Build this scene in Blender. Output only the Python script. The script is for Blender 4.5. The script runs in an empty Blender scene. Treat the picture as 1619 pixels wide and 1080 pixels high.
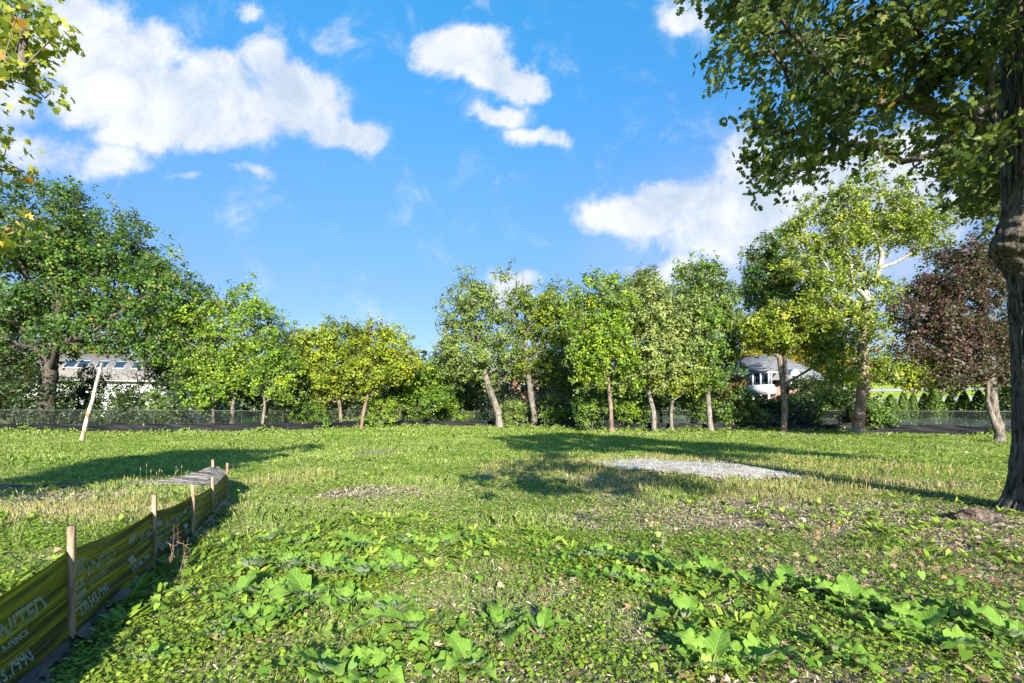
import bpy, bmesh, math, random
import numpy as np
from mathutils import Vector, Matrix

R = math.radians
S = bpy.context.scene
COL = S.collection
rng = np.random.default_rng(11)
random.seed(5)

# ------------------------------------------------------------------ camera
EYE = 1.6
F, CX, HY = 720.0, 809.5, 650.0          # focal length, centre column, horizon row (photo pixels)
cam_d = bpy.data.cameras.new('camera')
cam = bpy.data.objects.new('camera', cam_d)
COL.objects.link(cam)
cam.location = (0, 0, EYE)
cam.rotation_euler = (R(90), 0, 0)
cam_d.sensor_width = 36
cam_d.lens = 36 * F / 1619
cam_d.shift_y = (HY - 540) / 1619
cam_d.clip_start = 0.05
cam_d.clip_end = 3000
S.camera = cam
S.render.resolution_x, S.render.resolution_y = 1024, 683

# ------------------------------------------------------------------ light
SUN_EL, SUN_AZ = 22.0, 11.5     # sun stands behind the camera, a little to the right
sl = bpy.data.lights.new('sun', 'SUN')
so = bpy.data.objects.new('sun', sl)
COL.objects.link(so)
sl.energy = 5.0
sl.angle = R(0.5)
sl.color = (1.0, 0.93, 0.80)
sd = Vector((math.sin(R(SUN_AZ)) * math.cos(R(SUN_EL)), -math.cos(R(SUN_AZ)) * math.cos(R(SUN_EL)), math.sin(R(SUN_EL))))
so.rotation_euler = sd.to_track_quat('Z', 'Y').to_euler()
S.view_settings.view_transform = 'Standard'
S.view_settings.look = 'None'
S.view_settings.exposure = 1.36
S.view_settings.gamma = 1
try:
    S.cycles.max_bounces = 6
    S.cycles.diffuse_bounces = 3
    S.cycles.glossy_bounces = 2
    S.cycles.transmission_bounces = 4
    S.cycles.transparent_max_bounces = 8
    S.cycles.use_adaptive_sampling = True
    S.cycles.adaptive_threshold = 0.015
except Exception:
    pass


# ------------------------------------------------------------------ node helper
class NT:
    def __init__(s, tree):
        s.t = tree

    def n(s, kind, ins=None, **kw):
        nd = s.t.nodes.new(kind)
        for k, v in kw.items():
            setattr(nd, k, v)
        for k, v in (ins or {}).items():
            s.put(nd.inputs[k], v)
        return nd

    def put(s, sock, v):
        if isinstance(v, bpy.types.NodeSocket):
            s.t.links.new(v, sock)
        elif isinstance(v, bpy.types.Node):
            s.t.links.new(v.outputs[0], sock)
        else:
            sock.default_value = v

    def math(s, op, a, b=0.0, c=0.0, clamp=False):
        nd = s.t.nodes.new('ShaderNodeMath')
        nd.operation = op
        nd.use_clamp = clamp
        s.put(nd.inputs[0], a)
        s.put(nd.inputs[1], b)
        if op in ('MULTIPLY_ADD', 'SMOOTH_MIN', 'SMOOTH_MAX'):
            s.put(nd.inputs[2], c)
        return nd.outputs[0]

    def vm(s, op, a, b=(0, 0, 0), out=0):
        nd = s.t.nodes.new('ShaderNodeVectorMath')
        nd.operation = op
        s.put(nd.inputs[0], a)
        s.put(nd.inputs[1], b)
        return nd.outputs['Value'] if out == 'v' else nd.outputs[0]

    def mapr(s, v, a, b, c=0.0, d=1.0, kind='SMOOTHSTEP'):
        nd = s.t.nodes.new('ShaderNodeMapRange')
        nd.interpolation_type = kind
        s.put(nd.inputs[0], v)
        for i, q in enumerate((a, b, c, d)):
            nd.inputs[i + 1].default_value = q
        return nd.outputs[0]

    def mix(s, f, a, b, blend='MIX'):
        nd = s.t.nodes.new('ShaderNodeMix')
        nd.data_type = 'RGBA'
        nd.blend_type = blend
        s.put(nd.inputs[0], f)
        for i, q in ((6, a), (7, b)):
            if isinstance(q, (tuple, list)) and len(q) == 3:
                q = (*q, 1)
            s.put(nd.inputs[i], q)
        return nd.outputs[2]

    def ramp(s, f, stops):
        nd = s.t.nodes.new('ShaderNodeValToRGB')
        s.put(nd.inputs[0], f)
        el = nd.color_ramp.elements
        while len(el) < len(stops):
            el.new(0.5)
        for e, (p, c) in zip(el, stops):
            e.position = p
            e.color = (*c, 1)
        return nd.outputs[0]

    def noise(s, vec, scale, detail=3, rough=0.55, dist=0.0, out=0):
        nd = s.t.nodes.new('ShaderNodeTexNoise')
        if vec is not None:
            s.put(nd.inputs['Vector'], vec)
        nd.inputs['Scale'].default_value = scale
        nd.inputs['Detail'].default_value = detail
        nd.inputs['Roughness'].default_value = rough
        nd.inputs['Distortion'].default_value = dist
        return nd.outputs[out]


# ------------------------------------------------------------------ sky with cumulus clouds
world = bpy.data.worlds.new('World')
S.world = world
world.use_nodes = True
wt = world.node_tree
wt.nodes.clear()
w = NT(wt)
sky = w.n('ShaderNodeTexSky', sky_type='NISHITA')
sky.sun_disc = False
sky.sun_elevation = R(SUN_EL)
sky.sun_rotation = R(180 - SUN_AZ)
sky.air_density = 1.0
sky.dust_density = 0.3
sky.ozone_density = 1.2
tc = w.n('ShaderNodeTexCoord')
sep = w.n('ShaderNodeSeparateXYZ', {0: tc.outputs['Generated']})
# deep clean-air blue: the haze-pale horizon of the model sky is tinted back
tint = w.ramp(sep.outputs[2], [(0.0, (.26, .30, .39)), (.12, (.32, .37, .50)), (.25, (.35, .45, .63)), (.44, (.37, .65, .90)), (.66, (.26, .90, 1.16)), (1, (.25, .85, 1.1))])
skyc = w.n('ShaderNodeMix', data_type='RGBA', blend_type='MULTIPLY')
skyc.inputs[0].default_value = 1.0
w.put(skyc.inputs[6], sky.outputs[0])
w.put(skyc.inputs[7], tint)
yy = w.math('MAXIMUM', sep.outputs[1], 0.05)
P2 = w.n('ShaderNodeCombineXYZ', {0: w.math('DIVIDE', sep.outputs[0], yy), 1: w.math('DIVIDE', sep.outputs[2], yy), 2: 0.0}).outputs[0]
n1 = w.noise(P2, 3.2, 5, 0.6, 0.0, 1)
n2 = w.noise(P2, 13.0, 4, 0.6, 0.0, 1)
Pw = w.vm('ADD', P2, w.vm('MULTIPLY', w.vm('SUBTRACT', n1, (.5, .5, .5)), (.22, .20, 0)))
Pw = w.vm('ADD', Pw, w.vm('MULTIPLY', w.vm('SUBTRACT', n2, (.5, .5, .5)), (.05, .05, 0)))
clouds = [  # centre px, centre py, radius x, radius y, strength
    (110, 60, 85, 62, 1.0), (190, 90, 95, 70, 1.15), (150, 130, 90, 55, 1.0), (270, 150, 110, 70, 1.2), (350, 185, 100, 52, 1.0),
    (420, 95, 50, 52, .85), (470, 150, 85, 55, 1.1), (545, 205, 65, 34, 1.0), (330, 115, 70, 50, .9), (230, 205, 90, 35, .8),
    (60, 240, 95, 45, .62), (180, 262, 70, 35, .72), (15, 150, 60, 60, .6), (410, 275, 45, 16, .5), (320, 290, 40, 13, .42),
    (735, 85, 72, 48, 1.1), (770, 125, 60, 38, 1.0), (810, 142, 52, 28, 1.0), (690, 98, 42, 32, .8), (785, 190, 52, 20, .75), (840, 218, 42, 18, .7),
    (535, 65, 45, 22, .42), (1090, 8, 62, 34, .75), (385, 5, 35, 15, .5),
    (1195, 255, 62, 55, 1.0), (1170, 330, 130, 58, 1.15), (1040, 335, 120, 42, 1.05), (1270, 300, 130, 75, 1.1), (1400, 275, 95, 60, 1.0),
    (1500, 330, 90, 60, .7), (1120, 385, 120, 42, .8), (1250, 400, 160, 60, .75), (800, 462, 55, 24, .9), (1060, 440, 90, 26, .6), (960, 340, 50, 24, .8),
]
acc = None
for (cx, cy, rx, ry, a) in clouds:
    u, v = (cx - CX) / F, (HY - cy) / F
    d = w.vm('MULTIPLY', w.vm('SUBTRACT', Pw, (u, v, 0)), (F / rx / 1.38, F / ry / 1.42, 0))
    L = w.vm('LENGTH', d, out='v')
    b = w.mapr(L, 1.25, 0.0, 0.0, a)
    acc = b if acc is None else w.math('SMOOTH_MAX', acc, b, 0.25)
fb = w.noise(P2, 7.5, 10, 0.66, 0.4)
fb2 = w.noise(P2, 2.4, 3, 0.5)
dens = w.math('ADD', acc, w.math('MULTIPLY', w.math('SUBTRACT', fb, 0.5), 0.95))
mask = w.mapr(dens, 0.18, 0.68)
mask = w.math('MULTIPLY', mask, w.mapr(sep.outputs[1], 0.05, 0.25))
# thin veil towards the lower right
veil = w.mapr(w.vm('LENGTH', w.vm('MULTIPLY', w.vm('SUBTRACT', Pw, ((1290 - CX) / F, (HY - 400) / F, 0)), (1.6, 3.0, 0)), out='v'), 1.0, 0.1, 0.0, 0.45)
mask = w.math('MAXIMUM', mask, veil)
body = w.mapr(w.math('ADD', w.math('MULTIPLY', fb, 0.9), w.math('MULTIPLY', fb2, 0.6)), 0.52, 0.92)
ccol = w.mix(body, (1.95, 2.35, 2.9), (3.35, 3.4, 3.5))
full = w.mix(w.math('MULTIPLY', mask, 0.95), skyc.outputs[2], ccol)
bg = w.n('ShaderNodeBackground', {'Color': full, 'Strength': 0.12})
wo = w.n('ShaderNodeOutputWorld', {'Surface': bg.outputs[0]})


# ------------------------------------------------------------------ numpy noise
def _h(i, j, k, s):
    v = np.sin(i * 127.1 + j * 311.7 + k * 74.7 + s * 53.3) * 43758.5453
    return v - np.floor(v)


def vnoise(p, s=0):
    p = np.asarray(p, float)
    i = np.floor(p)
    f = p - i
    f = f * f * (3 - 2 * f)
    x, y, z = i[..., 0], i[..., 1], i[..., 2]
    r = 0
    for a in (0, 1):
        for b in (0, 1):
            for c in (0, 1):
                wgt = (f[..., 0] if a else 1 - f[..., 0]) * (f[..., 1] if b else 1 - f[..., 1]) * (f[..., 2] if c else 1 - f[..., 2])
                r = r + wgt * _h(x + a, y + b, z + c, s)
    return r


def n2d(x, y, sc, s=0, oct=3):
    x = np.asarray(x, float)
    y = np.asarray(y, float)
    r, a, t = 0, 1, 0
    for o in range(oct):
        r = r + a * vnoise(np.stack([x * sc * 2 ** o, y * sc * 2 ** o, np.zeros_like(x) + o * 7.3], -1), s)
        t += a
        a *= .5
    return r / t


def sst(a, b, x):
    t = np.clip((np.asarray(x, float) - a) / (b - a), 0, 1)
    return t * t * (3 - 2 * t)


def hgt(x, y):
    x = np.asarray(x, float)
    y = np.asarray(y, float)
    h = 0.10 * (n2d(x, y, 0.22, 3) - .5) * sst(1.5, 6, np.hypot(x, y))
    h = h + 0.22 * (n2d(x, y, 0.06, 9, 2) - .5) * sst(8, 25, y)
    h = h + 5.8 * sst(46, 78, y) * sst(28, 48, x)
    h = h + 1.0 * sst(50, 90, y)
    return h


def gz(x, y):
    return float(hgt(np.array([x]), np.array([y]))[0])


def G(px, py):
    """photo pixel of a ground point -> x, y on the ground"""
    d = EYE * F / (py - HY)
    return (px - CX) / F * d, d


def W(px, py, d):
    return np.array([(px - CX) / F * d, d, EYE + (HY - py) / F * d])


# ------------------------------------------------------------------ object helpers
def tag(o, label=None, cat=None, group=None, kind=None):
    for k, v in (('label', label), ('category', cat), ('group', group), ('kind', kind)):
        if v:
            o[k] = v
    return o


def empty(name, loc, rz=0.0):
    o = bpy.data.objects.new(name, None)
    COL.objects.link(o)
    o.location = loc
    o.rotation_euler = (0, 0, rz)
    o.empty_display_size = 0.2
    return o


def link(name, me, mats, parent=None, smooth=False):
    o = bpy.data.objects.new(name, me)
    COL.objects.link(o)
    for m in (mats if isinstance(mats, (list, tuple)) else [mats]):
        me.materials.append(m)
    if smooth:
        me.polygons.foreach_set('use_smooth', np.ones(len(me.polygons), bool))
    if parent is not None:
        o.parent = parent
        o.location = -Vector(parent.location) if parent.rotation_euler.z == 0 else (0, 0, 0)
    return o


def np_mesh(name, V, faces_flat, fstart, ftotal, tint=None):
    me = bpy.data.meshes.new(name)
    V = np.asarray(V, np.float32)
    me.vertices.add(len(V))
    me.vertices.foreach_set('co', V.ravel())
    me.loops.add(len(faces_flat))
    me.loops.foreach_set('vertex_index', np.asarray(faces_flat, np.int32))
    me.polygons.add(len(fstart))
    me.polygons.foreach_set('loop_start', np.asarray(fstart, np.int32))
    me.update(calc_edges=True)
    if tint is not None:
        at = me.attributes.new('tint', 'FLOAT', 'POINT')
        at.data.foreach_set('value', np.asarray(tint, np.float32))
    return me


class Q:
    """collects vertices and faces (any size) and makes one mesh"""
    def __init__(s):
        s.V, s.Fc, s.n = [], [], 0

    def add(s, V, Fs):
        s.V.append(np.asarray(V, float).reshape(-1, 3))
        for f in Fs:
            s.Fc.append([i + s.n for i in f])
        s.n += len(s.V[-1])

    def box(s, c, sz, rz=0.0, M=None):
        c = np.array(c, float)
        a = np.array([[x, y, z] for x in (-.5, .5) for y in (-.5, .5) for z in (-.5, .5)]) * np.array(sz)
        if rz:
            co, si = math.cos(rz), math.sin(rz)
            a = np.stack([a[:, 0] * co - a[:, 1] * si, a[:, 0] * si + a[:, 1] * co, a[:, 2]], -1)
        if M is not None:
            a = a @ np.array(M).T
        s.add(a + c, [(0, 1, 3, 2), (4, 6, 7, 5), (0, 4, 5, 1), (2, 3, 7, 6), (0, 2, 6, 4), (1, 5, 7, 3)])

    def tube(s, pts, rad, k=6, cap=True, tw=0.0):
        pts = np.asarray(pts, float)
        n = len(pts)
        rad = np.broadcast_to(np.asarray(rad, float), (n,))
        t = np.gradient(pts, axis=0)
        t /= np.linalg.norm(t, axis=1, keepdims=True) + 1e-9
        ref = np.array([0, 0, 1.]) if abs(t[0, 2]) < .9 else np.array([1., 0, 0])
        u = np.cross(t, ref)
        u /= np.linalg.norm(u, axis=1, keepdims=True) + 1e-9
        v = np.cross(t, u)
        ang = np.arange(k) / k * 2 * math.pi + tw
        ring = pts[:, None] + rad[:, None, None] * (u[:, None] * np.cos(ang)[None, :, None] + v[:, None] * np.sin(ang)[None, :, None])
        fs = [(i * k + j, i * k + (j + 1) % k, (i + 1) * k + (j + 1) % k, (i + 1) * k + j) for i in range(n - 1) for j in range(k)]
        if cap:
            fs.append(tuple(range(k)))
            fs.append(tuple((n - 1) * k + j for j in range(k))[::-1])
        s.add(ring.reshape(-1, 3), fs)

    def quad(s, a, b, c, d):
        s.add([a, b, c, d], [(0, 1, 2, 3)])

    def build(s, name, mats, parent=None, smooth=False, tint=None):
        V = np.concatenate(s.V)
        tot = np.array([len(f) for f in s.Fc])
        st = np.concatenate([[0], np.cumsum(tot)[:-1]])
        flat = np.fromiter((i for f in s.Fc for i in f), np.int32)
        me = np_mesh(name, V, flat, st, tot, tint)
        return link(name, me, mats, parent, smooth)


def leaves_mesh(name, P, N, A, size, tint, tmpl, bend=0.15):
    """P positions, N normals, A in-plane angle, size; tmpl (k,2) outline of one leaf"""
    n, k = len(P), len(tmpl)
    N = N / (np.linalg.norm(N, axis=1, keepdims=True) + 1e-9)
    ref = np.where(np.abs(N[:, 2:3]) > .9, np.array([[1., 0, 0]]), np.array([[0, 0, 1.]]))
    u = np.cross(N, ref)
    u /= np.linalg.norm(u, axis=1, keepdims=True) + 1e-9
    v = np.cross(N, u)
    ca, sa = np.cos(A)[:, None], np.sin(A)[:, None]
    U, Vv = u * ca + v * sa, -u * sa + v * ca
    tx = np.asarray(tmpl, float)[::-1]
    V = P[:, None] + size[:, None, None] * (U[:, None] * tx[None, :, :1] + Vv[:, None] * tx[None, :, 1:2] - N[:, None] * (bend * (tx[:, 0] ** 2 + tx[:, 1] ** 2))[None, :, None])
    return np_mesh(name, V.reshape(-1, 3), np.arange(n * k), np.arange(n) * k, np.full(n, k), np.repeat(tint, k))


T_RHOMB = [(-.5, 0), (-.05, .34), (.5, 0), (-.05, -.34)]
T_SLIV = [(-.8, 0), (-.2, .17), (.5, .12), (.9, 0), (.3, -.15), (-.3, -.14)]
T_HEX = [(-.5, 0), (-.28, .36), (.12, .38), (.5, 0), (.12, -.38), (-.28, -.36)]
T_OAK = [(-.5, 0), (-.36, .14), (-.22, .34), (-.1, .16), (.1, .38), (.18, .16), (.36, .26), (.5, 0), (.36, -.26), (.18, -.16), (.1, -.38), (-.1, -.16), (-.22, -.34), (-.36, -.14)]
T_MAPLE = [(-.45, 0), (-.3, .3), (-.42, .5), (-.05, .28), (.1, .5), (.14, .16), (.55, 0), (.14, -.16), (.1, -.5), (-.05, -.28), (-.42, -.5), (-.3, -.3)]
T_ROUND = [(-.42, 0), (-.5, .25), (-.2, .48), (.2, .45), (.46, .2), (.5, -.1), (.3, -.42), (-.1, -.5), (-.5, -.25)]


def rand_normals(n, up=0.6, side=None):
    v = rng.normal(size=(n, 3))
    v /= np.linalg.norm(v, axis=1, keepdims=True)
    v[:, 2] = np.abs(v[:, 2])
    v += np.array([0, 0, up])
    return v


# ------------------------------------------------------------------ materials
def mat(name):
    m = bpy.data.materials.new(name)
    m.use_nodes = True
    m.node_tree.nodes.clear()
    return m, NT(m.node_tree)


def out(t, sh):
    o = t.n('ShaderNodeOutputMaterial')
    t.t.links.new(sh if isinstance(sh, bpy.types.NodeSocket) else sh.outputs[0], o.inputs['Surface'])
    return o


def leaf_mat(name, stops, trans=0.24, rough=0.5, spec=0.25, sat=1.0):
    m, t = mat(name)
    at = t.n('ShaderNodeAttribute', attribute_name='tint')
    col = t.ramp(at.outputs['Fac'], stops)
    geo = t.n('ShaderNodeNewGeometry')
    nz = t.noise(t.n('ShaderNodeTexCoord').outputs['Object'], 6.0, 2)
    col = t.mix(0.35, col, t.mix(nz, (.55, .55, .55), (1.35, 1.35, 1.35)), 'MULTIPLY')
    col = t.mix(geo.outputs['Backfacing'], col, t.mix(0.35, col, (.30, .34, .22)))
    p = t.n('ShaderNodeBsdfPrincipled', {'Base Color': col, 'Roughness': rough, 'Specular IOR Level': spec})
    tr = t.n('ShaderNodeBsdfTranslucent', {'Color': t.mix(0.5, col, (.32, .42, .03))})
    mx = t.n('ShaderNodeMixShader', {0: trans, 1: p.outputs[0], 2: tr.outputs[0]})
    out(t, mx)
    return m


LM = {
    'oak': leaf_mat('leaf_oak', [(0, (0.022, 0.061, 0.012)), (.4, (0.051, 0.118, 0.018)), (.75, (0.113, 0.205, 0.022)), (.93, (0.246, 0.307, 0.030)), (1, (0.430, 0.205, 0.030))]),
    'green': leaf_mat('leaf_green', [(0, (0.045, 0.100, 0.014)), (.4, (0.110, 0.210, 0.018)), (.8, (0.210, 0.330, 0.022)), (1, (0.340, 0.380, 0.030))]),
    'yellow': leaf_mat('leaf_yellowgreen', [(0, (0.090, 0.140, 0.014)), (.4, (0.220, 0.290, 0.018)), (.8, (0.360, 0.380, 0.020)), (1, (0.480, 0.400, 0.030))]),
    'silver': leaf_mat('leaf_silver', [(0, (0.092, 0.142, 0.036)), (.4, (0.213, 0.274, 0.071)), (.8, (0.365, 0.406, 0.122)), (1, (0.507, 0.487, 0.183))]),
    'grey': leaf_mat('leaf_greygreen', [(0, (0.053, 0.090, 0.023)), (.4, (0.137, 0.200, 0.042)), (.8, (0.253, 0.327, 0.063)), (1, (0.379, 0.400, 0.074))]),
    'plume': leaf_mat('leaf_plume', [(0, (0.037, 0.089, 0.021)), (.4, (0.089, 0.177, 0.031)), (.8, (0.198, 0.291, 0.037)), (1, (0.291, 0.322, 0.042))]),
    'syc': leaf_mat('leaf_sycamore', [(0, (0.087, 0.135, 0.013)), (.4, (0.192, 0.260, 0.017)), (.8, (0.346, 0.394, 0.038)), (1, (0.481, 0.366, 0.048))]),
    'purple': leaf_mat('leaf_purple', [(0, (.016, .009, .010)), (.4, (.050, .023, .024)), (.7, (.12, .060, .048)), (.9, (.09, .09, .03)), (1, (.20, .09, .045))], .2),
    'dark': leaf_mat('leaf_dark_shaded', [(0, (.008, .018, .006)), (.5, (.020, .042, .010)), (.85, (.045, .095, .016)), (1, (.11, .16, .03))], .2),  # deep shade behind the front trees is put into these greens
    'gold': leaf_mat('leaf_gold', [(0, (0.211, 0.176, 0.018)), (.5, (0.405, 0.317, 0.018)), (1, (0.528, 0.352, 0.026))]),
    'maple': leaf_mat('leaf_maple', [(0, (0.082, 0.140, 0.023)), (.4, (0.234, 0.304, 0.035)), (.75, (0.526, 0.491, 0.059)), (1, (0.643, 0.257, 0.047))], .45),
    'rust': leaf_mat('leaf_rust', [(0, (.10, .05, .03)), (.5, (.22, .11, .05)), (1, (.20, .20, .05))]),
    'cedar': leaf_mat('leaf_cedar', [(0, (.02, .05, .01)), (.5, (.06, .12, .015)), (1, (.17, .26, .02))], .15),
}


def bark_mat(name, c0, c1, sc=1.0, bump=0.6, rust=0.0):
    m, t = mat(name)
    tcn = t.n('ShaderNodeTexCoord').outputs['Object']
    st = t.vm('MULTIPLY', tcn, (9 * sc, 9 * sc, 1.6 * sc))
    a = t.noise(st, 1.6, 5, .65, .6)
    b = t.noise(tcn, 1.3, 3)
    col = t.mix(t.mapr(a, .35, .65), c0, c1)
    col = t.mix(t.mapr(b, .5, .75, 0, .5), col, tuple(min(1, q * 1.45) for q in c1))
    if rust:
        z = t.n('ShaderNodeSeparateXYZ', {0: tcn}).outputs[2]
        r = t.math('MULTIPLY', t.mapr(z, .9, .0), t.mapr(t.noise(tcn, 3.0), .42, .6))
        col = t.mix(t.math('MULTIPLY', r, rust), col, (.34, .13, .06))
    bp = t.n('ShaderNodeBump', {'Height': a, 'Strength': bump, 'Distance': 0.04})
    p = t.n('ShaderNodeBsdfPrincipled', {'Base Color': col, 'Roughness': .9, 'Specular IOR Level': .1, 'Normal': bp.outputs[0]})
    out(t, p)
    return m


BM = {
    'syc': None,
    'grey': bark_mat('bark_grey', (.06, .05, .042), (.25, .215, .18)),
    'pale': bark_mat('bark_pale', (.085, .072, .06), (.29, .255, .215)),
    'red': bark_mat('bark_reddish', (.085, .06, .045), (.27, .205, .155), rust=.45),
    'dark': bark_mat('bark_dark', (.035, .03, .026), (.12, .10, .085)),
    'oak': bark_mat('bark_oak', (.022, .02, .018), (.19, .165, .14), 1.3, 1.6),
    'white': bark_mat('bark_white', (.30, .27, .22), (.68, .64, .56), .7, .3),
}


m, t = mat('bark_sycamore')
tcn = t.n('ShaderNodeTexCoord').outputs['Object']
nz = t.noise(t.vm('MULTIPLY', tcn, (5, 5, 1.5)), 1.6, 5, .65, .6)
zs = t.n('ShaderNodeSeparateXYZ', {0: tcn}).outputs[2]
up_ = t.mapr(t.math('ADD', zs, t.math('MULTIPLY', nz, 5.0)), 8.5, 11.5)
col = t.mix(up_, t.mix(nz, (.16, .10, .07), (.44, .33, .25)), t.mix(t.mapr(nz, .4, .6), (.20, .18, .15), (.46, .43, .38)))
out(t, t.n('ShaderNodeBsdfPrincipled', {'Base Color': col, 'Roughness': .9, 'Normal': t.n('ShaderNodeBump', {'Height': nz, 'Strength': .6, 'Distance': .04}).outputs[0]}))
BM['syc'] = m


def simple(name, c, rough=.8, spec=.2, metal=0.0, nscale=0, c2=None, bump=0, dist=.01):
    m, t = mat(name)
    col = (*c, 1)
    kw = {'Roughness': rough, 'Specular IOR Level': spec, 'Metallic': metal}
    if nscale:
        tcn = t.n('ShaderNodeTexCoord').outputs['Object']
        nz = t.noise(tcn, nscale, 5, .6)
        col = t.mix(t.mapr(nz, .35, .65), c, c2 or tuple(q * .6 for q in c))
        if bump:
            kw['Normal'] = t.n('ShaderNodeBump', {'Height': nz, 'Strength': bump, 'Distance': dist}).outputs[0]
    p = t.n('ShaderNodeBsdfPrincipled', {'Base Color': col, **kw})
    out(t, p)
    return m


# ------------------------------------------------------------------ zones of the ground
GRAVEL_PX = [(940, 738), (965, 729), (1030, 727), (1090, 731), (1160, 737), (1225, 743), (1262, 750), (1262, 760), (1215, 763), (1150, 761), (1100, 757), (1050, 749), (985, 745)]
GRAVEL = np.array([G(*p) for p in GRAVEL_PX])


def in_poly(x, y, poly):
    inside = np.zeros(np.shape(x), bool)
    n = len(poly)
    for i in range(n):
        x1, y1 = poly[i]
        x2, y2 = poly[(i + 1) % n]
        c = ((y1 > y) != (y2 > y)) & (x < (x2 - x1) * (y - y1) / (y2 - y1 + 1e-12) + x1)
        inside ^= c
    return inside


def seg_dist(x, y, poly, closed=True):
    d = np.full(np.shape(x), 1e9)
    n = len(poly)
    for i in range(n if closed else n - 1):
        a, b = poly[i], poly[(i + 1) % n]
        ab = b - a
        t = np.clip(((x - a[0]) * ab[0] + (y - a[1]) * ab[1]) / (ab @ ab + 1e-12), 0, 1)
        d = np.minimum(d, np.hypot(x - a[0] - t * ab[0], y - a[1] - t * ab[1]))
    return d


def z_gravel(x, y):
    """signed distance-like: >0 inside"""
    d = seg_dist(x, y, GRAVEL)
    s = np.where(in_poly(x, y, GRAVEL), d, -d)
    return s + (n2d(x, y, 1.3, 21) - .5) * .9 + (n2d(x, y, 3.5, 23) - .5) * .9


def ell(x, y, cx, cy, rx, ry, soft=.5):
    r = np.hypot((x - cx) / rx, (y - cy) / ry) + (n2d(x, y, .7, 5) - .5) * .7
    return 1 - sst(1 - soft * .5, 1 + soft * .5, r)


def z_straw(x, y):
    g = z_gravel(x, y)
    near = sst(-2.2, -.3, g + (n2d(x, y, .5, 8) - .5) * 1.6) * (1 - sst(-.25, .05, g))
    a = np.maximum(near, ell(x, y, 5.2, 9.6, 4.2, 1.5))
    a = np.maximum(a, .8 * ell(x, y, 1.6, 13.5, 2.2, 2.0))
    a = np.maximum(a, .8 * ell(x, y, -6.6, 7.2, 2.4, .8))
    a = np.maximum(a, .6 * ell(x, y, -5.0, 10.8, .9, 1.3))
    a = np.maximum(a, .5 * ell(x, y, 9.5, 13.5, 3.0, 2.2))
    return a


def z_mulch(x, y):
    a = ell(x, y, 4.9, 6.9, 3.4, 1.5, .9)
    a = np.maximum(a, ell(x, y, 6.6, 5.8, 2.6, 1.7, .9))
    a = np.maximum(a, .55 * ell(x, y, 3.4, 3.4, 2.2, 1.2, .9))
    a = np.maximum(a, .7 * ell(x, y, 5.6, 4.9, 3.2, 1.4, .9))
    a = np.maximum(a, .45 * ell(x, y, .6, 3.6, 1.1, .7, .9))
    a = np.maximum(a, .7 * ell(x, y, -8.2, 8.6, 1.8, .5))
    a = np.maximum(a, .6 * ell(x, y, -7.2, 7.4, 1.8, .5))
    a = np.maximum(a, .8 * sst(.62, .75, n2d(x, y, .45, 77, 2)) * (1 - sst(10, 16, y)))
    a = np.maximum(a, .8 * ell(x, y, -5.3, 17.8, .9, 1.2))
    a = np.maximum(a, .75 * sst(24, 30, y) * sst(-.35, .6, (x - 4) / 10) * (1 - sst(33, 40, y)) * sst(.45, .6, n2d(x, y, .35, 31)))
    return a


# ------------------------------------------------------------------ ground sheet
def spaced(a, b, near, grow):
    v = [0.0]
    st = near
    while v[-1] < b:
        v.append(v[-1] + st)
        st *= grow
    ng = [0.0]
    st = near
    while ng[-1] > a:
        ng.append(ng[-1] - st)
        st *= grow
    return np.array(sorted(set(ng[1:] + v)))


gx = spaced(-700, 700, .12, 1.028)
gy = spaced(-60, 900, .12, 1.022)
X, Y = np.meshgrid(gx, gy)
Zg = hgt(X, Y) + (n2d(X, Y, 3.0, 40, 2) - .5) * .03
nx, ny = len(gx), len(gy)
Vg = np.stack([X, Y, Zg], -1).reshape(-1, 3)
ii = (np.arange(ny - 1)[:, None] * nx + np.arange(nx - 1)[None]).ravel()
Fg = np.stack([ii, ii + 1, ii + 1 + nx, ii + nx], -1)
gme = np_mesh('ground', Vg, Fg.ravel(), np.arange(len(Fg)) * 4, None)
xf, yf = Vg[:, 0], Vg[:, 1]
for nm, fn in (('straw', z_straw), ('mulch', z_mulch)):
    at = gme.attributes.new(nm, 'FLOAT', 'POINT')
    at.data.foreach_set('value', np.asarray(fn(xf, yf), np.float32))
m, t = mat('ground_turf')
tcn = t.n('ShaderNodeTexCoord').outputs['Object']
a = t.noise(tcn, .35, 4)
b = t.noise(tcn, 7.0, 5, .7)
c = t.noise(tcn, 45.0, 3, .7)
d = t.noise(tcn, 1.6, 4, .6)
g1 = t.mix(t.mapr(b, .3, .7), (.09, .13, .02), (.26, .36, .05))
g2 = t.mix(t.mapr(a, .35, .65), g1, t.mix(t.mapr(d, .3, .7), (.17, .27, .03), (.36, .42, .08)))
g2 = t.mix(t.mapr(c, .55, .75, 0, .5), g2, (.035, .045, .012))
soil = t.mix(t.mapr(b, .3, .7), (.11, .085, .06), (.36, .29, .21))
strw = t.mix(t.mapr(b, .3, .7), (.16, .15, .05), (.42, .36, .14))
ms = t.n('ShaderNodeAttribute', attribute_name='mulch').outputs['Fac']
ss = t.n('ShaderNodeAttribute', attribute_name='straw').outputs['Fac']
yv = t.n('ShaderNodeSeparateXYZ', {0: tcn}).outputs[1]
nearsoil = t.math('MULTIPLY', t.mapr(yv, 10, 3), t.mapr(d, .35, .6, 0, .75))
col = t.mix(nearsoil, g2, soil)
col = t.mix(t.math('MULTIPLY', ss, .8), col, strw)
col = t.mix(ms, col, soil)
bp = t.n('ShaderNodeBump', {'Height': t.math('ADD', b, c), 'Strength': .6, 'Distance': .05})
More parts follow.
